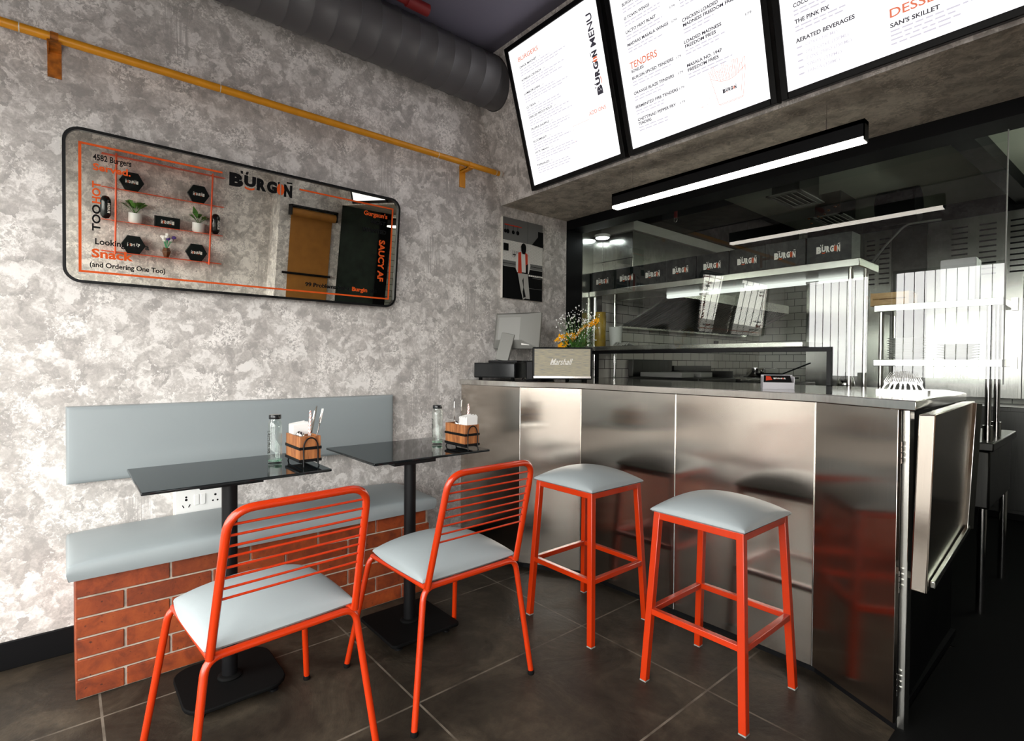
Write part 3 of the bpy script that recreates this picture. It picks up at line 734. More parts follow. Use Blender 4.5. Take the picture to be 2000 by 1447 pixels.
def build_bench():
    r = thing('wall_bench', 'brick fronted bench with long grey vinyl seat along the wall', 'bench', (.2,.72,0))
    link('mortar_core', MB().box((.002,.034,0), (.405,1.418,.421)), M['mortar'], r)
    mb = MB(); tones = []; rnd = random.Random(5); hgt = .421/6; L = .276; gp = .0080
    def brick(a, b):
        mb.box(a, b); t = rnd.uniform(.78, 1.15); tones.extend([(t*rnd.uniform(.97,1.03), t, t)]*6)
    for c in range(6):
        z0 = c*hgt+gp*.5; z1 = (c+1)*hgt-gp*.5
        row = 5-c
        y = .028 if row % 2 == 0 else .028-L/2
        while y < 1.424:
            a = max(y, .028); b = min(y+L, 1.424)
            if b-a > .02: brick((.395,a+(gp*.5 if a > .03 else 0),z0), (.413,b-(gp*.5 if b < 1.42 else 0),z1))
            y += L
        x = .0 if row % 2 else -L/2
        while x < .393:
            a = max(x,.003); b = min(x+L,.393)
            if b-a > .02:
                brick((a,.028,z0), (b-gp*.5,.046,z1)); brick((a,1.406,z0), (b-gp*.5,1.424,z1))
            x += L
    o = link('brick_facing', mb, M['brick'], r)
    at = o.data.color_attributes.new('tone', 'FLOAT_COLOR', 'CORNER')
    for p in o.data.polygons:
        for li in p.loop_indices: at.data[li].color = (*tones[p.index], 1)
    o.modifiers.new('bevel', 'BEVEL').width = .0022
    # seat pad
    s = MB(); cushion(s, .004, .008, .444, 1.446, .4225, .050, .034, nx=16, ny=40, PW=.30)
    link('seat_cushion', s, M['vinyl'], r, smooth=50, bev=0)
    bk = MB(); Mx = frame((.0002,.010,.678), (0,1,0), (0,0,1)); cushion(bk, 0, 0, 1.406, .302, 0, .034, .020, nx=40, ny=14, M4=Mx, PW=.30)
    tag(link('back_cushion', bk, M['vinyl'], smooth=50), 'long grey vinyl backrest pad fixed to the wall above the bench', 'backrest')
    sk = thing('socket_plate', 'white switch and socket plate on the wall under the table', 'socket', (.004,.467,.49))
    link('surround', MB().box((.0005,.366,.474), (.010,.574,.612)), M['offw'], sk, bev=.003)
    link('plate', MB().box((.010,.371,.484), (.019,.569,.598)), M['white'], sk, bev=.004)
    h = MB()
    for y, z, rr in ((.414,.560,.0045),(.414,.548,.0055),(.529,.556,.0052),(.519,.530,.004),(.538,.530,.004)): h.tube([(.0185,y,z),(.0194,y,z)], rr, 10)
    for y, a in ((.402,.7),(.426,-.7)): h.bar((.0192,y-.005*math.sin(a),.520+.006),(.0192,y+.005*math.sin(a),.520-.006),.001,.004)
    link('socket_holes', h, M['printk'], sk)
    for y in (.454,.479): link('rocker_switch', MB().box((.019,y-.010,.520), (.0235,y+.010,.568)), M['white'], sk, bev=.002)
build_bench()

# ------------------------------------------------------------------ tables
def build_tables():
    for lab, x0, y0, x1, y1, bx, by in (('black pedestal table standing in front of the wall socket plate', .267,.182,.740,.788,.655,.450), ('black pedestal table standing beside the steel counter panels', .239,.957,.752,1.552,.700,1.150)):
        cx, cy = (x0+x1)/2, (y0+y1)/2
        r = thing('pedestal_table', lab, 'table', (cx,cy,0), 0, 'black pedestal tables at the bench')
        link('tabletop', MB().box((x0,y0,.7445), (x1,y1,.755)), M['tblack'], r, bev=.003)
        px, py = bx, by
        link('pole', MB().tube([(px,py,.05),(px,py,.732)], .0255, 20), M['bmetal'], r, smooth=40)
        link('top_bracket', MB().box((px-.10,py-.10,.732), (px+.05,py+.10,.7445)), M['bmetal'], r)
        h = .16
        pts = []
        rr = .07 if y0 < .5 else .02
        for sx, sy, a0 in ((1,-1,-PI/2),(1,1,0),(-1,1,PI/2),(-1,-1,PI)):
            for k in range(6):
                a = a0 + PI/2*k/5; pts.append((px+.0+sx*(h-rr)+rr*math.cos(a), py+sy*(h-rr)+rr*math.sin(a)))
        b = MB().prism(pts, .026, .040); b.lathe([(.042,.04),(.038,.048),(.028,.052)], (px,py,0), 20)
        link('base', b, M['mattk'], r, bev=.004)
        for sx in (-1,1):
            for sy in (-1,1):
                fx, fy = px+sx*(h-.045), py+sy*(h-.045)
                link('levelling_foot', MB().lathe([(.017,0),(.017,.007),(.006,.010),(.006,.027)], (fx,fy,0), 14), M['bmetal'], r, smooth=40)
build_tables()

# ------------------------------------------------------------------ chairs
def arc(pts, rad, n=6):
    """polyline with rounded corners"""
    P = [V(p) for p in pts]; out = [P[0]]
    for i in range(1, len(P)-1):
        a = (P[i-1]-P[i]).normalized(); b = (P[i+1]-P[i]).normalized(); r = rad if not isinstance(rad, (list,tuple)) else rad[i-1]
        ang = a.angle(b); t = min(r/math.tan(ang/2), (P[i-1]-P[i]).length*.49, (P[i+1]-P[i]).length*.49)
        s, e = P[i]+a*t, P[i]+b*t
        for k in range(n+1):
            q = k/n; out.append(s*(1-q)**2 + P[i]*2*q*(1-q) + e*q*q)
    out.append(P[-1]); return out

def build_chair():
    r = thing('dining_chair', 'orange wire back chair with grey seat, at the table before the socket plate', 'chair', (0,0,0), 0, 'orange tube chairs with grey seats')
    T = .0105; zs = .437
    xr, xf, ys = .187, -.187, .198
    # each leg pair is one bent tube running under the seat; legs modelled one by one
    for nm, x, fx, fy in (('rear',xr,.222,.252), ('front',xf,-.272,.250)):
        for sg in (-1,1):
            top = V((x,0,zs)); pts = arc([(x,0,zs),(x,sg*ys,zs),(fx,sg*fy,.012)], .045)
            lg = link('leg', MB().tube(pts, T, 12), M['orange'], r, world=False, smooth=50)
            link('foot_cap', MB().lathe([(.012,0),(.013,.004),(.012,.013),(.0105,.016)], (fx,sg*fy,0), 12), M['rubber'], lg, world=False, smooth=40)
    link('side_rail', MB().tube([(xf,ys-.008,zs),(xr,ys-.008,zs)], .008, 10).tube([(xf,-ys+.008,zs),(xr,-ys+.008,zs)], .008, 10), M['orange'], r, world=False, smooth=50)
    # back hoop
    bt = V((.300,0,.822)); w0, w1 = .192, .178
    pts = arc([(xr+.012,-w0,zs+.004),(bt.x,-w1,bt.z),(bt.x,w1,bt.z),(xr+.012,w0,zs+.004)], .062, 8)
    pts = [V((xr-.03,-w0+.012,zs+.012))] + pts + [V((xr-.03,w0-.012,zs+.012))]
    bk = link('back_frame', MB().tube(pts, .0108, 12), M['orange'], r, world=False, smooth=50)
    for k in range(8):
        t = .905 - k*.0715; x = xr+.012 + (bt.x-xr-.012)*t; z = zs+.004 + (bt.z-zs-.004)*t; w = w0 + (w1-w0)*t
        link('back_rod', MB().tube([(x,-w,z),(x,w,z)], .0033, 8), M['orange'], bk, world=False, smooth=50)
    s = MB(); cushion(s, xf-.012, -ys-.003, xr-.004, ys+.003, zs+.009, .016, .060, nx=24, ny=24, PW=.50, sq=.30)
    link('seat', s, M['vinyl'], r, world=False, smooth=60)
    return r
ch = build_chair(); ch.location = (1.072,.447,0); ch.rotation_euler = (0,0,math.radians(4.0))
dup(ch, (1.070,1.078,0), math.radians(1.2), 'orange wire back chair with grey seat, at the table beside the counter')

# ------------------------------------------------------------------ bar stools
def build_stool():
    r = thing('bar_stool', 'orange bar stool with grey seat, in front of the loudspeaker end of the counter', 'stool', (0,0,0), 0, 'orange bar stools along the counter')
    t = .0255; zt = .627; a, b = .168, .1985
    for sx in (-1,1):
        for sy in (-1,1):
            lg = link('leg', MB().bar((sx*(a-.013),sy*(a-.013),zt), (sx*(b-.012),sy*(b-.012),.004), t, t, up=(0,1,0)), M['orange'], r, world=False, bev=.002)
            link('foot_cap', MB().box((sx*(b-.012)-.0125,sy*(b-.012)-.0125,0), (sx*(b-.012)+.0125,sy*(b-.012)+.0125,.005)), M['stoneg'], lg, world=False)
    f = MB()
    for sx in (-1,1):
        f.bar((sx*(a-.013),-a,zt-.0125),(sx*(a-.013),a,zt-.0125),t,t); f.bar((-a,sx*(a-.013),zt-.0125),(a,sx*(a-.013),zt-.0125),t,t)
    link('seat_frame', f, M['orange'], r, world=False, bev=.002)
    q = .262/zt; c = (b-.012)+((a-.013)-(b-.012))*q
    for p, e in (((-c,-c),(c,-c)),((-c,c),(c,c)),((-c,-c),(-c,c)),((c,-c),(c,c))):
        link('footrest', MB().bar((*p,.262),(*e,.262),.0215,.0215), M['orange'], r, world=False, bev=.002)
    s = MB(); cushion(s, -a-.006,-a-.006,a+.006,a+.006, zt+.0005, .012, .058, nx=24, ny=24, PW=.50)
    link('seat', s, M['vinyl'], r, world=False, smooth=60)
    return r
st = build_stool(); st.location = (1.122,1.836,0)
dup(st, (1.771,1.818,0), 0, 'orange bar stool with grey seat, nearer the folded counter flap')

# ------------------------------------------------------------------ counter
def build_counter():
    r = thing('serving_counter', 'stainless steel serving counter clad in brushed panels', 'counter', (1.2,2.5,0))
    P = [(.003,1.905),(.495,1.968),(.800,2.140),(1.379,2.142),(1.970,2.142),(2.262,1.995)]
    for i in range(5):
        (xa,ya),(xb,yb) = P[i],P[i+1]; d = V((xb-xa,yb-ya,0)).normalized(); nn = V((d.y,-d.x,0)); e = .0015
        a = V((xa,ya,0))+d*e; b = V((xb,yb,0))-d*e; q = MB()
        vs = [(*p.xy, z) for z in (.035,1.030) for p in (a, b, b-nn*.014, a-nn*.014)]
        q.add(vs, [(3,2,1,0),(4,5,6,7),(0,1,5,4),(1,2,6,5),(2,3,7,6),(3,0,4,7)])
        link('front_panel', q, M['counter'], r, bev=.0015)
    j = MB()
    for x, y in P[1:5]: link('joint_trim', MB().tube([(x,y+.001,.035),(x,y+.001,1.030)], .0022, 8), M['chrome'], r)
    pl = [(x, y+.03) for x, y in P]; body = pl + [(2.262,2.70),(2.262,2.92),(.003,2.92)]
    link('plinth', MB().prism(body, .0, .035), M['black'], r); 
    link('carcass', MB().prism([(x,y+.018) for x,y in P] + [(2.245,2.70),(2.245,2.92),(.003,2.92)], .036, 1.029), M['black'], r)
    link('end_post', MB().box((2.262,2.030,.0), (2.284,2.080,1.028)), M['steel'], r, bev=.002)
    hg = MB()
    for z in (.12,.45,.86):
        for k in range(4): hg.tube([(2.266,2.012,z+.018*k),(2.266,2.012,z+.018*k+.015)], .004, 8)
    link('hinge', hg, M['chrome'], r)
    top = [(.003,1.890),(.500,1.953),(.806,2.124),(1.968,2.126),(2.310,1.975),(2.310,2.735),(2.20,2.99),(.003,2.99)]
    tag(link('worktop', MB().prism(top, 1.0305, 1.062), M['steeltop'], bev=.003), 'polished stainless worktop along the top of the serving counter', 'worktop')
    f = thing('counter_flap', 'folded down stainless flap hanging at the doorway end of the counter', 'flap', (2.36,2.25,.5))
    link('flap_leaf', MB().add([(2.335,1.885,1.028),(2.375,1.885,1.030),(2.375,2.47,1.045),(2.335,2.47,1.040),(2.322,1.885,.512),(2.362,1.885,.510),(2.362,2.43,.600),(2.322,2.43,.605)],
        [(0,1,2,3),(7,6,5,4),(0,4,5,1),(1,5,6,2),(2,6,7,3),(3,7,4,0)]), M['counter'], f, bev=.004)
    link('edge_rail', MB().bar((2.383,2.44,1.04),(2.370,2.41,.60),.02,.03).bar((2.370,1.91,.535),(2.372,2.41,.605),.012,.02), M['steel'], f, bev=.002)
    link('support_strut', MB().bar((2.318,1.98,.52),(2.285,2.06,.5),.008,.02).bar((2.325,2.2,1.0),(2.29,2.2,1.0),.03,.02), M['chrome'], f)
    tag(link('floor_mat', MB().prism([(2.262,1.2),(3.15,1.2),(3.15,2.81),(2.30,2.81),(2.27,2.79),(2.262,2.76)], .0, .010), M['rubber'], bev=.004), 'black rubber mat on the floor of the kitchen doorway', 'mat')
build_counter()

# ------------------------------------------------------------------ things on the counter
CT = 1.062
def build_counter_things():
    # cash drawer turned towards the corner
    a = math.atan2(2.067-1.955,.250); D = thing('cash_drawer', 'flat black cash drawer on the counter under the till screen', 'cash drawer', (.045,1.975,CT), a)
    link('body', MB().box((0,0,.012), (.285,.30,.105)), M['bmetal'], D, world=False, bev=.003)
    link('drawer_front', MB().box((.004,-.004,.018), (.281,0,.099)), M['bgloss'], D, world=False, bev=.002)
    for x in (.03,.255):
        for y in (.03,.27): link('foot', MB().lathe([(.012,0),(.012,.012)], (x,y,0), 10), M['rubber'], D, world=False)
    # till screen, seen from behind
    S = thing('till_screen', 'grey till monitor seen from behind, on the black cash drawer', 'monitor', (.150,2.090,CT+.106), a)
    yaw = math.radians(28)-a; c = V((.085,.09,.205))
    Rm = Matrix.Translation(c) @ Matrix.Rotation(yaw, 4, 'Z') @ Matrix.Rotation(math.radians(-12), 4, 'X')
    w, h = .155, .118; m = MB()
    vs = [(-w,.02,-h),(w,.02,-h),(w,.02,h),(-w,.02,h), (-w,.0,-h),(w,.0,-h),(w,.0,h),(-w,.0,h), (-w*.80,-.052,-h*.62),(w*.35,-.052,-h*.62),(w*.35,-.052,h*.80),(-w*.80,-.052,h*.80)]
    m.add([Rm @ V(p) for p in vs], [(3,2,1,0),(0,1,5,4),(1,2,6,5),(2,3,7,6),(3,0,4,7),(4,5,9,8),(5,6,10,9),(6,7,11,10),(7,4,8,11),(8,9,10,11)])
    link('casing', m, M['stoneg'], S, world=False, bev=.004)
    link('rear_cover', MB().add([Rm @ V(p) for p in ((-w*.70,-.0535,-h*.62),(w*.24,-.0535,-h*.62),(w*.24,-.0535,h*.62),(-w*.70,-.0535,h*.62),(-w*.70,-.050,-h*.62),(w*.24,-.050,-h*.62),(w*.24,-.050,h*.62),(-w*.70,-.050,h*.62))], [(0,1,2,3),(0,4,5,1),(1,5,6,2),(2,6,7,3),(3,7,4,0)]), M['stoneg2'], S, world=False)
    link('display', MB().add([Rm @ V(p) for p in ((-w*.93,.0205,-h*.93),(w*.93,.0205,-h*.93),(w*.93,.0205,h*.93),(-w*.93,.0205,h*.93))], [(3,2,1,0)]), M['bgloss'], S, world=False)
    link('sticker', MB().add([Rm @ V(p) for p in ((w*.30,-.030,-h*.86),(w*.62,-.022,-h*.86),(w*.62,-.028,-h*.62),(w*.30,-.037,-h*.62))], [(0,1,2,3)]), M['printw'], S, world=False)
    tp = Rm @ V((-w*.22,-.055,-h*.30)); link('stand_arm', MB().bar(tp, V((.03,-.02,.012)), .085, .022, up=(.2,-1,.4)), M['stoneg'], S, world=False, bev=.004)
    link('stand_base', MB().box((-.05,-.05,0), (.15,.13,.014)), M['bmetal'], S, world=False, bev=.004)
    # receipt printer with a little figurine on it
    pr = thing('receipt_printer', 'small black receipt printer between cash drawer and loudspeaker', 'printer', (.375,2.215,CT), a)
    link('body', MB().box((-.055,-.06,0), (.075,.10,.120)), M['bmetal'], pr, world=False, bev=.008)
    link('paper_slot', MB().box((-.04,-.02,.1205), (.06,-.012,.1225)), M['stoneg'], pr, world=False)
    link('badge', MB().box((.035,-.0612,.075), (.055,-.0602,.083)), M['printw'], pr, world=False)
    fg = MB()
    fg.lathe([(.020,0),(.023,.006),(.022,.016),(.015,.026),(.013,.036),(.017,.042),(.014,.054),(.009,.058),(.011,.064),(.007,.073),(.002,.080)], (.375,2.200,CT+.1235), 14)
    fg.sphere((.359,2.195,CT+.153), .008, 8, 6); fg.sphere((.391,2.205,CT+.153), .008, 8, 6)
    tag(link('figurine', fg, M['offw'], smooth=60), 'tiny cream seated figurine on top of the receipt printer', 'figurine')
    tag(link('power_cable', MB().tube(arc([(.36,2.10,CT+.004),(.42,2.06,CT+.02),(.47,2.02,CT+.012),(.50,2.06,CT+.004),(.52,2.10,CT+.004)], .03), .0035, 8), M['bmetal'], smooth=60), 'loose black cable on the worktop beside the loudspeaker', 'cable')
    # loudspeaker
    ang = math.atan2(.76,.65)-.05; sp = thing('loudspeaker', 'black loudspeaker with beige grille and white script on the counter', 'speaker', (.537,2.020,CT), ang)
    link('cabinet', MB().box((0,0,.014), (.338,.17,.196)), M['bmetal'], sp, world=False, bev=.006)
    link('grille', MB().box((.012,-.003,.031), (.326,.004,.186)), M['fabric'], sp, world=False)
    link('metal_strip', MB().box((.008,-.0035,.021), (.330,.004,.032)), M['chrome'], sp, world=False)
    lt = MB(); Mx = frame((0,-.0036,0), (1,0,0), (0,0,1)); lt.text('Marshall', Mx, .100, .097, .128, .034, shear=.45, bold=.008); lt.rect(.104,.098,.150,.1005,Mx,.0006)
    link('lettering', lt, M['printw'], sp, world=False)
    for x in (.04,.30):
        for y in (.03,.14): link('foot', MB().lathe([(.010,0),(.012,.014)], (x,y,0), 10), M['rubber'], sp, world=False)
    # bouquet
    rnd = random.Random(11); f0 = V((.540,2.385,CT))
    b = thing('flower_bouquet', 'bouquet of yellow flowers and tiny white sprays behind the loudspeaker', 'flowers', f0)
    vz = MB().lathe([(.045,0),(.052,.02),(.050,.11),(.040,.15),(.044,.165),(.040,.165),(.036,.15),(.044,.10),(.044,.02),(.01,.01)], f0, 20); link('vase', vz, M['stoneg'], b, smooth=60)
    heads = [(-.105,-.040,.258,.036),(-.085,-.035,.215,.034),(-.045,-.012,.268,.036),(-.005,.02,.285,.034),(.02,.035,.315,.040),(.055,.07,.345,.036),(.075,.085,.355,.030),(-.02,.0,.255,.028)]
    stems = MB()
    for x, y, z, rr in heads:
        c = f0 + V((x,y,z)); pt = MB(); tilt = Matrix.Rotation(rnd.uniform(-.5,.5), 3, 'Z') @ Matrix.Rotation(math.radians(48), 3, 'X')
        for k in range(15):
            an = 2*PI*k/15 + rnd.uniform(-.1,.1); ln = rr*1.12*rnd.uniform(.85,1.15); d = V((math.cos(an),math.sin(an),0)); s2 = V((-d.y,d.x,0)); up = rnd.uniform(.0,.45)
            q = [d*.2*ln - s2*.10*ln, d*.65*ln - s2*.17*ln + V((0,0,up*.5*ln)), d*ln*1.05 + V((0,0,up*ln*.6)), d*.65*ln + s2*.17*ln + V((0,0,up*.5*ln)), d*.2*ln + s2*.10*ln]
            pt.add([c + tilt @ p for p in q], [(0,1,2,3,4)])
        h = link('flower_head', pt, M['petal'], b); link('flower_centre', MB().sphere(c + tilt @ V((0,0,.002)), rr*.30, 10, 6, (1,1,.7)), M['seedc'], h, smooth=60)
        stems.tube([c, f0 + V((x*.5,y*.5,z*.75)), f0 + V((x*.12,y*.12,.12))], .0022, 6)
    sprays = MB(); 
    for k in range(260):
        an = rnd.uniform(0,2*PI); q = math.sqrt(rnd.random())
        x = .12*q*math.cos(an)*1.15; y = .12*q*math.sin(an)*1.1; z = rnd.uniform(.20,.37) + .10*(1-q)*rnd.random() + .09*rnd.random()*max(0,.5+x*5)
        c = f0 + V((x*.65,x*.72+y*.35,z)); sprays.sphere(c, rnd.uniform(.0022,.0050), 5, 4)
        if k % 5 == 0: stems.tube([c, f0+V((x*.3,y*.3,z*.62)), f0+V((0,0,.13))], .0008, 4)
    sp2 = link('white_sprays', sprays, M['paper'], b); sp2['kind'] = 'stuff'
    lv = MB()
    for k in range(44):
        an = rnd.uniform(0,2*PI); c = f0 + V((.06*math.cos(an), .06*math.sin(an), rnd.uniform(.16,.29))); d = V((math.cos(an),math.sin(an),rnd.uniform(.1,1.0))).normalized(); s2 = d.cross(V((0,0,1))).normalized(); L = rnd.uniform(.03,.065)
        lv.add([c, c+d*L*.5+s2*L*.2, c+d*L, c+d*L*.5-s2*L*.2], [(0,1,2,3)])
    link('leaves', lv, M['leaf'], b); link('stems', stems, M['leaf'], b)
    # business card holder
    ch2 = thing('card_holder', 'clear holder of black and red business cards on the worktop', 'card holder', (1.742,2.355,CT), math.radians(32))
    link('tray', MB().box((-.062,-.02,0), (.062,.045,.006)).box((-.062,-.020,.006), (.062,-.017,.030)).box((-.062,.030,.006), (.062,.045,.062)).box((-.062,-.02,.006), (-.059,.045,.055)).box((.059,-.02,.006), (.062,.045,.055)), M['acryl'], ch2, world=False, bev=.001)
    card = MB().add([(-.052,-.010,.034),(.052,-.010,.034),(.052,.026,.060),(-.052,.026,.060),(-.052,-.010,.008),(.052,-.010,.008),(.052,.026,.008),(-.052,.026,.008)], [(0,1,2,3),(7,6,5,4),(0,4,5,1),(1,5,6,2),(2,6,7,3),(3,7,4,0)])
    link('card_stack', card, M['printk'], ch2, world=False)
    Mx = frame((-.052,-.010,.0345), (1,0,0), (0,.036,.026)); k, o = MB(), MB(); logo(k, o, Mx, .036, .014, .046, .014); o.flat([(.004,.004),(.030,.010),(.026,.034),(.008,.038)], Mx @ Matrix.Translation((0,0,.0005)))
    link('card_lettering', k, M['printw'], ch2, world=False); link('card_print', o, M['prints'], ch2, world=False)
    # forks standing heads up in a shallow tray
    tr = thing('cutlery_tray', 'shallow steel tray on the worktop holding the forks', 'tray', (2.15,2.505,CT))
    link('tray_rim', MB().box((2.07,2.485,CT),(2.235,2.488,CT+.012)).box((2.07,2.527,CT),(2.235,2.530,CT+.012)).box((2.07,2.488,CT),(2.073,2.527,CT+.012)).box((2.232,2.488,CT),(2.235,2.527,CT+.012)).box((2.073,2.488,CT),(2.232,2.527,CT+.002)), M['chrome'], tr)
    fk = thing('fork', 'small steel fork standing tines up in the worktop tray', 'fork', (0,0,0), 0, 'forks standing in the tray')
    f = MB(); pr2 = [(0,.0045,.0),(.020,.003,.0),(.030,.004,.001),(.040,.0105,.003)]
    for (x0,w0,z0),(x1,w1,z1) in zip(pr2[:-1], pr2[1:]):
        f.add([(-w0,x0,z0),(w0,x0,z0),(w1,x1,z1),(-w1,x1,z1),(-w0,x0,z0-.002),(w0,x0,z0-.002),(w1,x1,z1-.002),(-w1,x1,z1-.002)], [(0,1,2,3),(7,6,5,4),(0,4,5,1),(1,5,6,2),(2,6,7,3),(3,7,4,0)])
    link('handle', f, M['forks'], fk, world=False)
    for k in range(4):
        x = -.0085+.0057*k; link('tine', MB().tube([(x,.039,.002),(x,.055,.003),(x*.95,.083,.001)], [.0020,.0018,.0009], 6), M['forks'], fk, world=False)
    for i in range(8):
        o2 = fk if i == 0 else dup(fk, (0,0,0), 0)
        o2.location = (2.083+.020*i, 2.500+.009*(i%2), CT+.004); o2.rotation_euler = (math.radians(78), math.radians((i-3.5)*-7), math.radians((i-3.5)*3))
build_counter_things()

# ------------------------------------------------------------------ things on the tables
def build_caddies():
    TZ = .755
    def caddy(lab, ox, oy, flip, side):
        r = thing('table_caddy', lab, 'caddy', (ox,oy,TZ), 0, 'wooden caddies on the tables')
        L, W, z0, z1 = .165, .082, .018, .118
        w = MB().box((0,0,z0),(L,.007,z1)).box((0,W-.007,z0),(L,W,z1)).box((0,.007,z0),(.007,W-.007,z1)).box((L-.007,.007,z0),(L,W-.007,z1)).box((.007,.007,z0),(L-.007,W-.007,z0+.006)).box((L*.36,.007,z0),(L*.36+.006,W-.007,z1-.004)).box((L*.66,.007,z0),(L*.66+.006,W-.007,z1-.004))
        link('wooden_box', w, M['wood'], r, world=False, bev=.001)
        m = MB()
        for z in (.018,.066):
            h = .011
            m.box((-.003,-.003,z),(L+.003,0,z+h)).box((-.003,W,z),(L+.003,W+.003,z+h)).box((-.003,0,z),(0,W,z+h)).box((L,0,z),(L+.003,W,z+h))
        link('metal_band', m, M['bmetal'], r, world=False)
        for x in (L+.006,-.006):
            sx = 1 if x > 0 else -1
            pts = [(x+sx*.006,W*.14,0),(x,W*.16,.012)] + [(x, W*.5 - W*.34*math.cos(PI*k/10), .075+.038*math.sin(PI*k/10)) for k in range(11)] + [(x,W*.84,.012),(x+sx*.006,W*.86,0)]
            link('wire_handle', MB().tube(pts, .0028, 8), M['bmetal'], r, world=False, smooth=60)
        link('runner', MB().box((-.004,.008,.012),(L+.004,.014,.018)).box((-.004,W-.014,.012),(L+.004,W-.008,.018)), M['bmetal'], r, world=False)
        # contents stand in the caddy: things of their own
        nx = .030 if not flip else L-.030
        nb = thing('napkin_stack', 'white paper napkins standing in the caddy of the %s' % side, 'napkins', (ox+nx,oy+W/2,TZ+.025))
        q = MB(); 
        for k in range(11):
            x = -.021+.0042*k; ln = (.004 if flip else .003)*(k-5)/5*2.5
            q.add([(x-.0016,-.031,0),(x+.0016,-.031,0),(x+.0016,.031,0),(x-.0016,.031,0),(x+ln-.0016,-.031,.128+.004*math.sin(k*2.2)),(x+ln+.0016,-.031,.128+.004*math.sin(k*2.2)),(x+ln+.0016,.031,.136+.004*math.sin(k*1.7)),(x+ln-.0016,.031,.136+.004*math.sin(k*1.7))], [(3,2,1,0),(4,5,6,7),(0,1,5,4),(1,2,6,5),(2,3,7,6),(3,0,4,7)])
        link('napkins', q, M['paper'], nb, world=False)
        sx2 = .068 if not flip else .080
        for k, dx in enumerate((0,.012)):
            x = ox+sx2+dx; y = oy+W*.80; sw = thing('paper_straw', '%s orange striped paper straw in the caddy of the %s' % (('leaning','upright')[k] if not flip else ('shorter','longer')[k], side), 'straw', (x,y,TZ+.026))
            p0, p1 = V((0,0,0)), V((.016-.008*k,.004,.186-.01*k)); link('straw', MB().tube([p0,p1], .0034, 10), M['paper'], sw, world=False, smooth=60)
            st2 = MB(); d = (p1-p0); a1 = d.normalized().cross(V((0,1,0))).normalized(); a2 = d.normalized().cross(a1)
            for ph in (0, PI):
                pts = [p0 + d*(.45+.55*t/26) + (a1*math.cos(ph+t*.75)+a2*math.sin(ph+t*.75))*.0031 for t in range(27)]; st2.tube(pts, .0011, 5)
            link('stripe', st2, M['printo'], sw, world=False)
        for k in range(2):
            x = ox+(.078 if not flip else .060)+.026*k; y = oy+W*(.32 if not flip else .35); sh = thing('shaker', 'round steel shaker nearer the %s in the caddy of the %s' % ((('napkins','knife') if not flip else ('knife','napkins'))[k], side), 'shaker', (x,y,TZ+.026))
            link('bottle', MB().lathe([(.011,0),(.012,.004),(.012,.072),(.010,.078)], (0,0,0), 14), M['glass'], sh, world=False, smooth=50)
            link('steel_cap', MB().lathe([(.0125,.076),(.0130,.088),(.0115,.097),(.006,.103),(.001,.105)], (0,0,0), 16), M['chrome'], sh, world=False, smooth=60)
        kx = ox+(.136 if not flip else .022); ky = oy+W*.45
        kn = thing('table_knife', 'steel table knife standing in the caddy of the %s' % side, 'knife', (kx,ky,TZ+.026))
        lean = V((.028,.030,.215)) if not flip else V((.004,.0,.200)); d = lean.normalized(); sd = V((.62,-.6,.2)); sd = (sd-d*sd.dot(d)).normalized(); nn = d.cross(sd)
        prof = [(0,.005,.005),(.09,.0045,.0045),(.105,.004,.0045),(.125,.006,.011),(.165,.006,.013),(.195,.006,.011),(.214,.005,.001)]; vs = []; fs = []
        for s, a, c in prof:
            for e in (-1,1): vs += [d*s - sd*a + nn*e*.0008, d*s + sd*c + nn*e*.0008]
        for i in range(len(prof)-1):
            b0 = i*4; b1 = b0+4; fs += [(b0,b0+1,b1+1,b1),(b0+3,b0+2,b1+2,b1+3),(b0+2,b0,b1,b1+2),(b0+1,b0+3,b1+3,b1+1)]
        link('blade', MB().add(vs, fs), M['chrome'], kn, world=False)
        fk = thing('table_fork', 'steel fork standing tines up in the caddy of the %s' % side, 'fork', (kx+(.012 if flip else .006),ky+.018,TZ+.026))
        le = V((.012,.012,.205)) if flip else V((.020,.036,.196)); d = le.normalized(); sd = V((.65,-.6,0)); sd = (sd-d*sd.dot(d)).normalized(); g = MB()
        g.tube([V((0,0,0)), d*.125, d*.14], [.0025,.002,.0035], 8)
        for k in range(4):
            o3 = sd*(-.009+.006*k); g.tube([d*.138, d*.150+o3, d*.172+o3, d*.203+o3*.95], [.0022,.0018,.0016,.0008], 6)
        link('fork_body', g, M['chrome'], fk, world=False, smooth=60)
        return r
    caddy('wooden caddy with black metal bands on the table before the socket plate', .473,.700, False, 'socket side table')
    caddy('wooden caddy with black metal bands on the table beside the counter', .548,1.432, True, 'counter side table')
    b = thing('water_bottle', 'clear glass water bottle with black lid on the table before the socket plate', 'bottle', (.489,.652,TZ), 0, 'water bottles on the tables')
    body = [(.0262,0),(.0275,.004),(.0275,.150),(.0272,.166),(.0220,.172),(.0205,.176),(.0205,.186),(.0192,.186),(.0192,.176),(.0205,.171),(.0255,.163),(.0255,.010),(.001,.008)]
    link('glass', MB().lathe(body, seg=32), M['glass'], b, world=False, smooth=40)
    link('green_base', MB().lathe([(.001,.0085),(.0252,.0105),(.0252,.016),(.001,.0165)], seg=24), M['water'], b, world=False, smooth=40)
    link('lid', MB().lathe([(.0225,.180),(.0232,.183),(.0232,.195),(.0215,.1975),(.001,.1975)], seg=32), M['bgloss'], b, world=False, smooth=40)
    t = MB(); vs, fs = glyphs('BURGIN', .02, 0); x0 = min(p[0] for p in vs); x1 = max(p[0] for p in vs); y1 = max(p[1] for p in vs); out = []
    for x, y in vs:
        z = .040 + (x-x0)/(x1-x0)*.090; an = -2.30 - (y/y1-.5)*.78
        out.append((.0281*math.cos(an), .0281*math.sin(an), z))
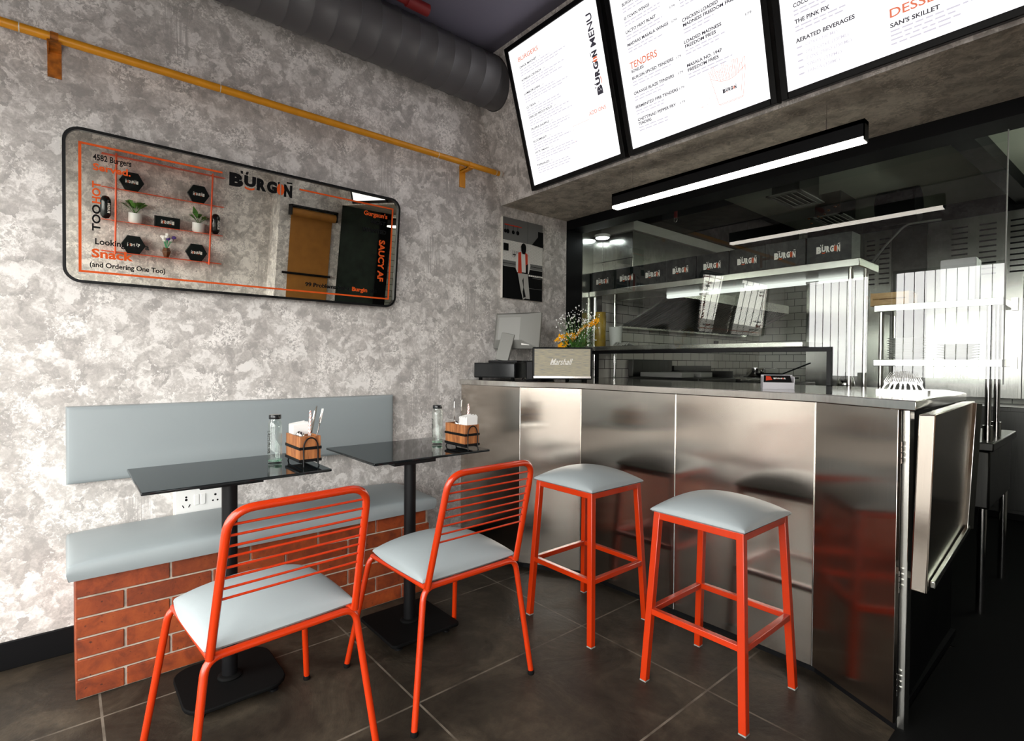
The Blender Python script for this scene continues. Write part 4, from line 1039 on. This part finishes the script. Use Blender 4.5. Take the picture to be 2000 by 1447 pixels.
    t.add(out, fs); link('lettering', t, M['printk'], b, world=False)
    dup(b, (.466,1.437,TZ), .35, 'clear glass water bottle with black lid on the table beside the counter')
build_caddies()

# ------------------------------------------------------------------ kitchen behind the glass
def build_kitchen():
    # overshelf with its burger boxes
    SY, SZ = 3.10, 1.72
    r = thing('overshelf', 'long stainless shelf carrying the row of black boxes', 'shelf', (.9,SY+.15,1.3))
    link('shelf_board', MB().box((.006,SY,SZ-.042), (1.825,SY+.32,SZ)), M['steel'], r, bev=.004)
    for x in (.035,1.775):
        for y in (SY+.04,SY+.28): link('post', MB().tube([(x,y,.86),(x,y,SZ-.042)], .0125, 14), M['chrome'], r, smooth=50)
    link('pass_shelf', MB().box((.006,SY,1.268), (1.56,SY+.30,1.297)), M['steel'], r, bev=.003)
    tl = thing('added_glow', 'white panel strip made to glow under the rear edge of the overshelf', 'light', (1.1,3.44,1.66))
    for a, b in ((.48,1.06),(1.07,1.745)): link('tube', MB().box((a,3.425,1.655), (b,3.455,1.680)), M['glow_panel'], tl, bev=.004)  # white rear panel of the shelf, built as a glowing strip
    link('clips', MB().box((.75,3.42,1.654),(.82,3.457,1.668)).box((1.45,3.42,1.654),(1.52,3.457,1.668)), M['white'], tl)
    # boxes
    bx = thing('burger_box', 'x', 'box', (0,0,0), 0, 'black burger boxes on the overshelf')
    w, h, d = .218, .148, .135
    link('carton', MB().box((-w/2,0,0), (w/2,d,h)), M['box'], bx, world=False, bev=.003)
    Mx = frame((-w/2,-.0008,0), (1,0,0), (0,0,1)); k, o = MB(), MB(); logo(k, o, Mx, .050, .046, .116, .052)
    link('white_logo', k, M['printw'], bx, world=False); link('orange_logo', o, M['printo'], bx, world=False)
    ords = ['first','second','third','fourth','fifth','sixth','seventh','eighth']
    for i in range(8):
        x = .012+w/2 + i*.2215; lab = '%s black burger box counted from the yellow jar end of the overshelf' % ords[i]
        if i == 7: lab = 'last black burger box of the row, above the double shelf end'
        if i == 0: b = bx; b.location = (x,SY+.02,SZ); b['label'] = lab
        else: b = dup(bx, (x,SY+.02+.004*(i%3),SZ), math.radians((-1.2,.8,.3,-.6)[i%4]), lab)
    # hood
    hd = thing('exhaust_hood', 'stainless extraction hood along the tiled kitchen wall', 'hood', (.2,4.6,1.45))
    link('hood_body', MB().box((.004,3.26,1.75), (.295,5.95,2.165)), M['steel'], hd, bev=.003)
    link('seam', MB().box((.004,3.2585,1.965), (.296,3.262,1.969)), M['black'], hd)
    cn = MB(); q = [(.004,1.752),(.52,1.752),(.52,1.672),(.004,1.672)]
    cn.add([(x,3.43,z) for x,z in q] + [(x,5.5,z) for x,z in q], [(0,1,2,3),(7,6,5,4),(0,4,5,1),(1,5,6,2),(2,6,7,3),(3,7,4,0)]); link('canopy', cn, M['steel'], hd, bev=.003)
    link('gutter', MB().box((.02,3.44,1.452), (.075,5.5,1.475)), M['steel'], hd, bev=.002)
    ft = MB()
    n = 46
    for k in range(n):
        y = 3.46 + 2.02*k/n
        ft.bar((.06,y,1.470), (.50,y,1.675), .030, .014, up=(-.42,0,.9))
    link('baffle_filters', ft, M['dsteel'], hd)
    link('end_plate', MB().prism([(.02,1.455),(.075,1.455),(.52,1.672),(.004,1.672)], 5.5, 5.51, Matrix(((1,0,0,0),(0,0,1,0),(0,1,0,0),(0,0,0,1)))), M['steel'], hd)
    tag(link('pelmet', MB().box((.004,3.24,2.167), (.315,5.97,2.24)), M['print2']), 'pale band along the top of the extraction hood', 'pelmet')
    tag(link('shadow_box', MB().box((.004,3.45,2.242), (.42,5.97,2.598)), M['black']), 'black box put in for the shadow between extraction hood and kitchen ceiling', 'housing')  # black box stands in for the dark shadow area above the hood
    lp = thing('hood_lamp', 'bright round lamp above the hood corner behind the glass', 'light', (.06,3.16,2.13))
    link('lamp_body', MB().lathe([(.055,0),(.06,.02)], (.075,3.17,2.135), 20), M['white'], lp); link('lamp_lens', MB().lathe([(.050,0),(.050,.003)], (.075,3.17,2.1315), 20), M['lamp'], lp)
    # ceiling vents on their boxes
    for i, (x, y, s) in enumerate(((1.085,4.18,.24),(1.075,5.03,.24))):
        v = thing('ceiling_vent', ('nearer','further')[i] + ' square louvred air vent under the kitchen ceiling', 'vent', (x,y,2.40), 0, 'louvred vents in the kitchen')
        link('vent_box', MB().box((x-s*.40,y-s*.75,2.408), (x+s*.40,y+s*.75,2.598)), M['dsteel'], v)
        fr = MB(); a, b = s*.5, s*.95
        fr.box((x-a,y-b,2.40),(x-a+.025,y+b,2.408)).box((x+a-.025,y-b,2.40),(x+a,y+b,2.408)).box((x-a,y-b,2.40),(x+a,y-b+.04,2.408)).box((x-a,y+b-.04,2.40),(x+a,y+b,2.408))
        link('vent_frame', fr, M['stoneg'], v)
        lo = MB()
        for k in range(5): xx = x-a+.04+.04*k; lo.bar((xx,y-b+.04,2.404),(xx,y+b-.04,2.404),.018,.003,up=(.6,0,.8))
        link('louvres', lo, M['stoneg'], v)
    tag(link('round_duct', MB().tube([(1.35,5.2,2.46),(1.62,5.2,2.46)], .14, 28), M['black'], smooth=60), 'black round duct beside the further kitchen vent', 'duct')
    fs = thing('fire_nozzle', 'small red fire nozzle hanging from the kitchen ceiling by the hood', 'nozzle', (.63,3.30,2.15))
    link('red_pipe', MB().tube([(.63,3.30,2.20),(.63,3.30,2.598)], .012, 12), M['red'], fs, smooth=50); link('hook', MB().tube([(.63+.012*math.cos(a),3.30,2.185+.015*math.sin(a)) for a in [PI/2+2*PI*k/14 for k in range(13)]], .002, 6), M['chrome'], fs)
    # tall jar, bucket and cloth on the pass shelf
    j = thing('tall_jar', 'tall yellow jar standing on the pass shelf behind the flowers', 'jar', (.075,3.155,1.297))
    link('jar_body', MB().lathe([(.040,0),(.044,.01),(.044,.235),(.040,.245)], (.075,3.155,1.297), 24), M['jar'], j, smooth=50); link('lid', MB().lathe([(.041,.245),(.041,.262),(.038,.265)], (.075,3.155,1.297), 24), M['jar'], j, smooth=50)
    tag(link('bucket', MB().lathe([(.042,0),(.050,.14),(.052,.145),(.048,.145),(.04,.01)], (.195,3.19,1.2975), 24), M['white'], smooth=50), 'white tub on the pass shelf beside the yellow jar', 'tub')
    c = MB(); rnd = random.Random(2)
    for k in range(7):
        c.tube([(.22+.02*k+.008*math.sin(k),3.135,1.302),(.235+.019*k,3.145,1.312+.012*rnd.random()),(.25+.018*k,3.20,1.303)], .006, 6)
    tag(link('cloth', c, M['print2'], smooth=60), 'crumpled grey cloth lying beside the white tub', 'cloth')
    tag(link('thermometer', MB().box((.0,5.0,1.30),(.02,5.06,1.40)), M['bmetal']), 'small black box fixed on the white tiles under the hood', 'controller')
    # cooking line along the left wall
    def unit(name, lab, cat, y0, y1, zt, d):
        u = thing(name, lab, cat, (.35,(y0+y1)/2,0)); link('body', MB().box((.02,y0,.06), (d,y1,zt)), M['dsteel'], u, bev=.006)
        link('plinth', MB().box((.05,y0+.02,0), (d-.05,y1-.02,.06)), M['black'], u); return u
    u = thing('work_table', 'steel work table behind the glass carrying the overshelf posts', 'table', (.9,3.25,0))
    link('table_top', MB().box((.01,3.06,.825),(1.835,3.47,.8595)), M['steel'], u, bev=.003)
    for x in (.05,1.79):
        for y in (3.10,3.43): link('leg', MB().tube([(x,y,0),(x,y,.825)], .018, 12), M['chrome'], u, smooth=50)
    u = unit('deep_fryer', 'black twin basket deep fryer on the tiled kitchen wall', 'fryer', 3.58, 4.15, 1.06, .66)
    for y in (3.70,3.98):
        bk = link('basket', MB().box((.12,y-.09,1.061),(.50,y+.09,1.10)), M['stoneg'], u, bev=.004)
        link('basket_handle', MB().tube(arc([(.50,y-.05,1.09),(.60,y-.045,1.15),(.60,y+.045,1.15),(.50,y+.05,1.09)], .02), .007, 8), M['black'], bk, smooth=50)
    link('splash_back', MB().box((.02,3.58,1.06),(.07,4.15,1.20)), M['dsteel'], u, bev=.003)
    u = unit('griddle', 'black flat griddle between the deep fryer and the cooker', 'griddle', 4.20, 4.85, 1.03, .70)
    link('plate', MB().box((.08,4.24,1.03),(.66,4.81,1.048)), M['steel'], u, bev=.003); link('guard', MB().box((.03,4.20,1.03),(.06,4.85,1.15)).box((.03,4.20,1.03),(.6,4.22,1.11)), M['dsteel'], u)
    link('frame_edge', MB().box((.700,4.22,.2),(.708,4.24,1.02)).box((.700,4.81,.2),(.708,4.83,1.02)), M['stoneg'], u)
    u = unit('gas_cooker', 'black gas cooker at the far end of the tiled wall', 'cooker', 4.90, 5.65, 1.0, .72)
    for y in (5.08,5.45):
        for x in (.22,.52):
            bn = MB().lathe([(.05,1.0),(.045,1.02)], (x,y,0), 16)
            for k in range(4): a = PI/4+PI/2*k; bn.bar((x,y,1.035),(x+.12*math.cos(a),y+.12*math.sin(a),1.035),.01,.014)
            link('burner', bn, M['black'], u)
    for y in (5.0,5.15,5.3,5.45): link('knob', MB().tube([(.72,y,.93),(.745,y,.93)], .018, 12), M['chrome'], u, smooth=50)
    p = thing('frying_pan', 'black frying pan with a long raised handle on the gas cooker', 'pan', (.5,5.08,1.042))
    link('pan_bowl', MB().lathe([(.09,0),(.12,.04),(.122,.042),(.116,.04),(.088,.004)], (.52,5.08,1.043), 24), M['bmetal'], p, smooth=50); link('handle', MB().bar((.63,5.10,1.08),(.86,5.14,1.185),.022,.012), M['black'], p, bev=.003)
    p = thing('saucepan', 'polished steel saucepan on the rear burner of the cooker', 'pan', (.22,5.45,1.042))
    link('pot', MB().lathe([(.08,0),(.085,.01),(.085,.09),(.08,.09),(.078,.01)], (.22,5.45,1.043), 24), M['chrome'], p, smooth=50); link('handle', MB().bar((.305,5.45,1.12),(.42,5.47,1.13),.02,.008), M['chrome'], p)
    cb = thing('induction_hob', 'low dark hob unit against the back tiles beside the cooker', 'hob', (1.0,5.6,0))
    link('cabinet', MB().box((.80,5.35,.02),(1.20,5.95,.93)), M['dsteel'], cb, bev=.004); link('ring', MB().lathe([(.10,.93),(.10,.95),(.09,.96)], (1.0,5.6,0), 20), M['black'], cb); link('kettle', MB().lathe([(.07,.96),(.075,.98),(.06,1.05),(.02,1.08),(.012,1.10),(.001,1.105)], (1.0,5.6,0), 20), M['chrome'], cb, smooth=50)
    # stainless cladding of the back wall with louvred panels
    sh = thing('steel_cladding', 'stainless sheet cladding over the kitchen back wall', 'cladding', (2.0,5.99,.9))
    for a, b in ((.505,1.02),(1.022,1.245),(1.52,2.155),(2.157,2.80),(2.802,3.44)): link('sheet', MB().box((a,5.975,.9),(b,5.984,2.455)), M['steel'], sh, bev=.002)
    link('dark_recess', MB().box((1.247,5.978,.9),(1.518,5.984,2.455)), M['dsteel'], sh)
    sl = MB()
    for xs in (((1.045,1.115)), ((1.150,1.232)), ((1.69,1.80)), ((1.875,1.985)), ((2.07,2.19)), ((2.30,2.42))):
        for k in range(10):
            z = 1.945+.047*k; sl.box((xs[0],5.973,z),(xs[1],5.976,z+.013))
    link('louvre_slots', sl, M['black'], sh)
    tag(link('wall_sheet', MB().box((0,3.025,1.30),(.004,3.258,2.59)), M['steel']), 'stainless sheet on the kitchen wall just behind the glass', 'cladding')
    tb = thing('added_glow', 'added unseen tube light on the kitchen ceiling behind the sink table', 'light', (3.05,4.4,2.5))
    link('tube', MB().tube([(3.05,3.7,2.30),(3.05,5.1,2.30)], .02, 12), M['tube'], tb, smooth=60); link('bracket', MB().bar((3.05,3.9,2.32),(3.05,3.9,2.598),.02,.02).bar((3.05,4.9,2.32),(3.05,4.9,2.598),.02,.02), M['white'], tb)  # lamp out of view, added to brighten the kitchen and its ceiling
    tag(link('gas_hose', MB().tube(arc([(1.02,5.95,2.05),(1.20,5.95,2.30),(1.36,5.95,2.475),(1.62,5.95,2.47)], .12, 8), .010, 10), M['stoneg'], smooth=50), 'curved grey hose rising across the louvred steel panels', 'hose')
    bc = thing('base_cabinet', 'dark steel base cabinet below the stainless cladding', 'cabinet', (2.4,5.7,0))
    link('cabinet_body', MB().box((1.30,5.42,.06),(3.44,5.97,.86)), M['dsteel'], bc, bev=.004); link('plinth', MB().box((1.33,5.47,0.005),(3.42,5.95,.06)), M['black'], bc)
    for a in (1.31,1.84,2.37,2.90): link('door', MB().box((a,5.408,.09),(a+.515,5.42,.83)), M['dsteel'], bc, bev=.003)
    # sink table with its double shelf
    s = thing('sink_table', 'stainless sink table behind the counter flap', 'sink', (2.0,3.6,0))
    link('sink_top', MB().box((1.86,3.24,.775),(2.332,3.98,.815)), M['dsteel'], s, bev=.006); link('bowl', MB().box((1.90,3.262,.50),(2.318,3.92,.774)), M['dsteel'], s, bev=.01)
    for x in (1.91,2.29):
        for y in (3.29,3.93): link('leg', MB().tube([(x,y,.0),(x,y,.50)], .018, 12), M['chrome'], s, smooth=50)
    link('waste_pipe', MB().tube([(2.0,3.6,.50),(2.0,3.6,.30),(2.0,3.95,.28)], .022, 10), M['stoneg'], s, smooth=50)
    rk = thing('double_shelf', 'two tier stainless shelf standing on the sink table', 'shelf', (2.05,3.4,.815))
    for z in (1.450,1.165): link('shelf_board', MB().box((1.845,3.27,z),(2.352,3.60,z+.035)), M['steel'], rk, bev=.003)
    for x in (1.870,2.300):
        for y in (3.31,3.56):
            link('post', MB().tube([(x,y,.816),(x,y,1.46)], .0125, 12).tube([(x,y,.816),(x,y,.89)], .019, 12), M['chrome'], rk, smooth=50)
    link('bracket', MB().box((2.352,3.50,1.44),(2.375,3.54,1.50)).box((2.352,3.50,1.155),(2.375,3.54,1.215)), M['steel'], rk)
    pl = thing('plate', 'white plate in the stack below the wooden crate', 'plate', (1.955,3.43,1.2005), 0, 'plates stacked below the wooden crate')
    link('plate_body', MB().lathe([(.045,0),(.05,.002),(.085,.012),(.087,.014),(.083,.0145),(.048,.005),(.001,.005)], seg=28), M['white'], pl, world=False, smooth=50)
    for k in range(1,9): dup(pl, (1.955+.001*(k%3),3.43,1.2005+.0125*k), 0, 'white plate in the stack below the wooden crate', 'plates stacked below the wooden crate')
    for k in range(6): dup(pl, (2.165+.001*(k%2),3.43,1.2005+.0125*k), 0, 'white plate in the stack below the pale plastic box', 'plates stacked below the plastic box')
    cr = thing('wooden_crate', 'small light wood crate on the upper sink shelf', 'crate', (1.90,3.40,1.4855))
    link('slats', MB().box((1.815,3.32,1.486),(1.825,3.48,1.555)).box((1.975,3.32,1.486),(1.985,3.48,1.555)).box((1.825,3.32,1.488),(1.975,3.328,1.518)).box((1.825,3.32,1.524),(1.975,3.328,1.554)).box((1.825,3.472,1.488),(1.975,3.48,1.518)).box((1.825,3.472,1.524),(1.975,3.48,1.554)), M['woodl'], cr); link('bottom', MB().box((1.825,3.33,1.486),(1.975,3.47,1.492)), M['woodl'], cr)
    pb = thing('plastic_box', 'pale upright plastic box on the upper sink shelf', 'box', (2.17,3.43,1.4855))
    link('box_body', MB().box((2.10,3.37,1.486),(2.24,3.50,1.70)), M['acryl'], pb, bev=.006)
M['tube'] = emis('added_kitchen_tube', (.93,1,.9), 40.0)  # glow of the added out-of-view kitchen lamp
M['glow_panel'] = emis('glowing_white_panel', (.95,.98,.93), 1.1)  # glow given to the white shelf panel
build_kitchen()

# ------------------------------------------------------------------ opposite wall, seen in the mirror
def build_opposite():
    X = 3.2
    def at(y, z): return V((X,y,z))
    k = 1.09   # depth factor from the 3.0 m plane
    r = thing('wall_rack', 'orange wire wall rack opposite the mirror', 'rack', (X,.72,1.5))
    Z4 = (2.255,1.99,1.725,1.462); y0, y1, ya, yb = .250,1.160,.345,1.055
    for z in Z4: link('shelf_wire', MB().box((X-.115,y0,z-.005),(X-.005,y1,z)), M['rack'], r)
    for y in (ya,yb): link('upright', MB().tube([(X-.119,y,Z4[3]-.02),(X-.119,y,Z4[0]+.015)], .0075, 10).bar((X-.119,y,Z4[0]),(X-.002,y,Z4[0]),.012,.008).bar((X-.119,y,Z4[3]-.012),(X-.002,y,Z4[3]-.012),.012,.008), M['rack'], r, smooth=50)
    hx = thing('hexagon_box', 'x', 'box', (0,0,0), 0, 'black hexagon boxes on the wall rack')
    R = .088; hexp = [(R*math.cos(PI/3*i), R*math.sin(PI/3*i)) for i in range(6)]
    Mx = frame((0,0,R*.868), (0,-1,0), (0,0,1))
    link('carton', MB().prism(hexp, 0, .045, Mx), M['box'], hx, world=False, bev=.002)
    a, o = MB(), MB(); logo(a, o, Mx @ Matrix.Translation((0,0,.0455)), -.045,-.018,.09,.036); link('white_logo', a, M['printw'], hx, world=False); link('orange_logo', o, M['printo'], hx, world=False)
    for i, (y, z, lab) in enumerate(((.455,Z4[1],'topmost shelf above the bushier plant'),(.955,Z4[1],'topmost shelf above the single leaf plant'),(.475,Z4[3],'lowest shelf below the bushier plant'),(.955,Z4[3],'lowest shelf below the single leaf plant'))):
        l = 'black hexagon box on the %s of the wall rack' % lab
        if i == 0: hx.location = (X-.04,y,z); hx['label'] = l
        else: dup(hx, (X-.04,y,z), 0, l)
    b = thing('oblong_box', 'black oblong box in the middle of the orange wall rack', 'box', (X-.06,.72,Z4[2])); link('carton', MB().box((X-.09,.625,Z4[2]),(X-.03,.815,Z4[2]+.095)), M['box'], b, bev=.002)
    Mx = frame((X-.0905,.815,Z4[2]), (0,-1,0), (0,0,1)); a, o = MB(), MB(); logo(a, o, Mx, .045,.028,.10,.042); link('white_logo', a, M['printw'], b); link('orange_logo', o, M['printo'], b)
    rnd = random.Random(4)
    for y, lab, n, L in ((.485,'left',11,.125),(.965,'right',9,.100)):
        p = thing('potted_plant', '%s plant in white pot on the orange wall rack' % ('bushier green' if lab == 'left' else 'single tall leaf'), 'plant', (X-.062,y,Z4[2]), 0, 'potted plants on the wall rack')
        link('pot', MB().lathe([(.040,0),(.050,.012),(.050,.085),(.046,.085),(.044,.07),(.001,.07)], (X-.062,y,Z4[2]), 22), M['white'], p, smooth=50)
        lf = MB()
        for k in range(n):
            an = 2*PI*k/n+rnd.uniform(-.3,.3); d = V((math.cos(an)*.55,math.sin(an)*.9,rnd.uniform(.6,2.0))).normalized(); s2 = d.cross(V((0,0,1))).normalized(); c = V((X-.062,y,Z4[2]+.075))
            p1 = c+d*L*.9; p2 = p1+(d*.7-V((0,0,.5)))*L*.6; lf.tube([c,p1], .0018, 5)
            mid = (p1+p2)/2; lf.add([c+d*L*.45, mid-s2*.027, p2, mid+s2*.027], [(0,1,2,3)])
        if lab == 'right':
            c = V((X-.062,y,Z4[2]+.09)); d = V((-.1,-.35,1)).normalized(); s2 = V((0,1,.3)); lf.add([c+d*.03, c+d*.09+s2*.022, c+d*.15, c+d*.09-s2*.022], [(0,1,2,3)])
        link('leaves', lf, M['leaf'], p)
    v = thing('flower_vase', 'brown vase with artificial irises on the lowest shelf of the wall rack', 'vase', (X-.06,.72,Z4[3]))
    link('vase_body', MB().lathe([(.020,0),(.036,.045),(.038,.055),(.026,.078),(.030,.085),(.022,.08),(.001,.06)], (X-.06,.72,Z4[3]), 6), M['vase'], v)
    s = MB(); w = MB(); pu = MB()
    for k in range(11):
        an = rnd.uniform(0,2*PI); q = rnd.uniform(.2,1); e = V((X-.06+.03*q*math.cos(an), .72+.07*q*math.sin(an), Z4[3]+rnd.uniform(.15,.205))); s.tube([(X-.06,.72,Z4[3]+.07), e], .0022, 5); (pu if k % 4 == 1 else w).sphere(e, .019, 8, 6, (1,1,.8))
    link('stems', s, mat('bright_green_stem', (.04,.40,.16), .5), v); link('white_blooms', w, M['paper'], v); link('purple_blooms', pu, M['purple'], v)
    for y, z, lab in ((.280,Z4[2]+.003,'left'),(1.105,Z4[2]+.003,'right')):
        c = thing('drink_can', 'shiny black capsule beside the %s plant on the wall rack' % ('bushier' if lab == 'left' else 'single leaf'), 'capsule', (X-.06,y,z), 0, 'black capsules on the wall rack')
        link('body', MB().lathe([(.001,0),(.022,.006),(.036,.030),(.038,.05),(.038,.14),(.036,.16),(.022,.184),(.001,.19)], (X-.06,y,z), 22), M['bgloss'], c, smooth=60)
        a = MB(); a.text('BURGIN', frame((X-.0988,y+.010,z+.05), (0,0,1), (0,1,0)), 0,0,.08,.018, bold=.02); link('lettering', a, M['printw'], c)
    # kraft roll on the pier
    XP = 2.925; q = thing('paper_roll', 'brown kraft paper roll hanging from a black holder on the pier', 'paper roll', (XP,1.92,1.2))
    link('holder', MB().box((XP-.10,1.690,2.105),(XP-.002,2.150,2.122)).box((XP-.10,1.690,2.02),(XP-.002,1.700,2.122)).box((XP-.10,2.140,2.02),(XP-.002,2.150,2.122)), M['bmetal'], q, bev=.002)
    link('roll', MB().tube([(XP-.052,1.702,2.055),(XP-.052,2.138,2.055)], .042, 24), M['kraft'], q, smooth=50)
    sh = link('hanging_sheet', MB().box((XP-.012,1.715,.75),(XP-.010,2.125,2.03)), M['kraft'], q)
    sc = MB(); 
    for k in range(26):
        y = 1.74+.35*rnd.random(); z = 1.25+.72*rnd.random(); sc.bar((XP-.0124,y,z),(XP-.0124,y-.03*rnd.random()-.01,z+.02*(rnd.random()-.5)),.001,.003)
    link('scribbles', sc, M['seedc'], sh)
    link('tear_bar', MB().box((XP-.035,1.660,1.448),(XP-.014,2.145,1.470)), M['bmetal'], q, bev=.002)
build_opposite()

# ------------------------------------------------------------------ daylight and settings
def build_light():
    w = bpy.data.worlds.new('daylight'); SC.world = w; w.use_nodes = True; nt = w.node_tree; bg = nt.nodes['Background']
    bg.inputs['Color'].default_value = (1.0,.985,.965,1); bg.inputs['Strength'].default_value = 12.3
    for nm, x0, x1 in (('window_light_1',WA,WB),('window_light_2',WC,WD)):
        l = bpy.data.lights.new(nm, 'AREA'); l.shape = 'RECTANGLE'; l.size = x1-x0; l.size_y = WT-.10; l.cycles.is_portal = True
        o = bpy.data.objects.new(nm, l); COL.objects.link(o); o.location = ((x0+x1)/2, YF-.13, (WT+.10)/2); o.rotation_euler = (math.radians(90), 0, 0); o.rotation_euler = (math.radians(-90),0,math.radians(180))
    l = bpy.data.lights.new('window_light_4', 'AREA'); l.shape = 'RECTANGLE'; l.size = -.06-YF+.14; l.size_y = WT-.10; l.cycles.is_portal = True  # daylight portal for the added side window
    o = bpy.data.objects.new('window_light_4', l); COL.objects.link(o); o.location = (3.33,(YF-.20)/2,(WT+.10)/2); o.rotation_euler = (math.radians(90),0,math.radians(90))
build_light()
SC.view_settings.view_transform = 'Standard'; SC.view_settings.look = 'None'; SC.view_settings.exposure = 0.0; SC.view_settings.gamma = 1.0; SC.view_settings.use_curve_mapping = False
SC.cycles.max_bounces = 10; SC.cycles.glossy_bounces = 8; SC.cycles.transparent_max_bounces = 16; SC.cycles.transmission_bounces = 10; SC.cycles.diffuse_bounces = 5
SC.cycles.sample_clamp_indirect = 8.0; SC.cycles.caustics_reflective = False; SC.cycles.caustics_refractive = False
SC.cycles.use_denoising = True
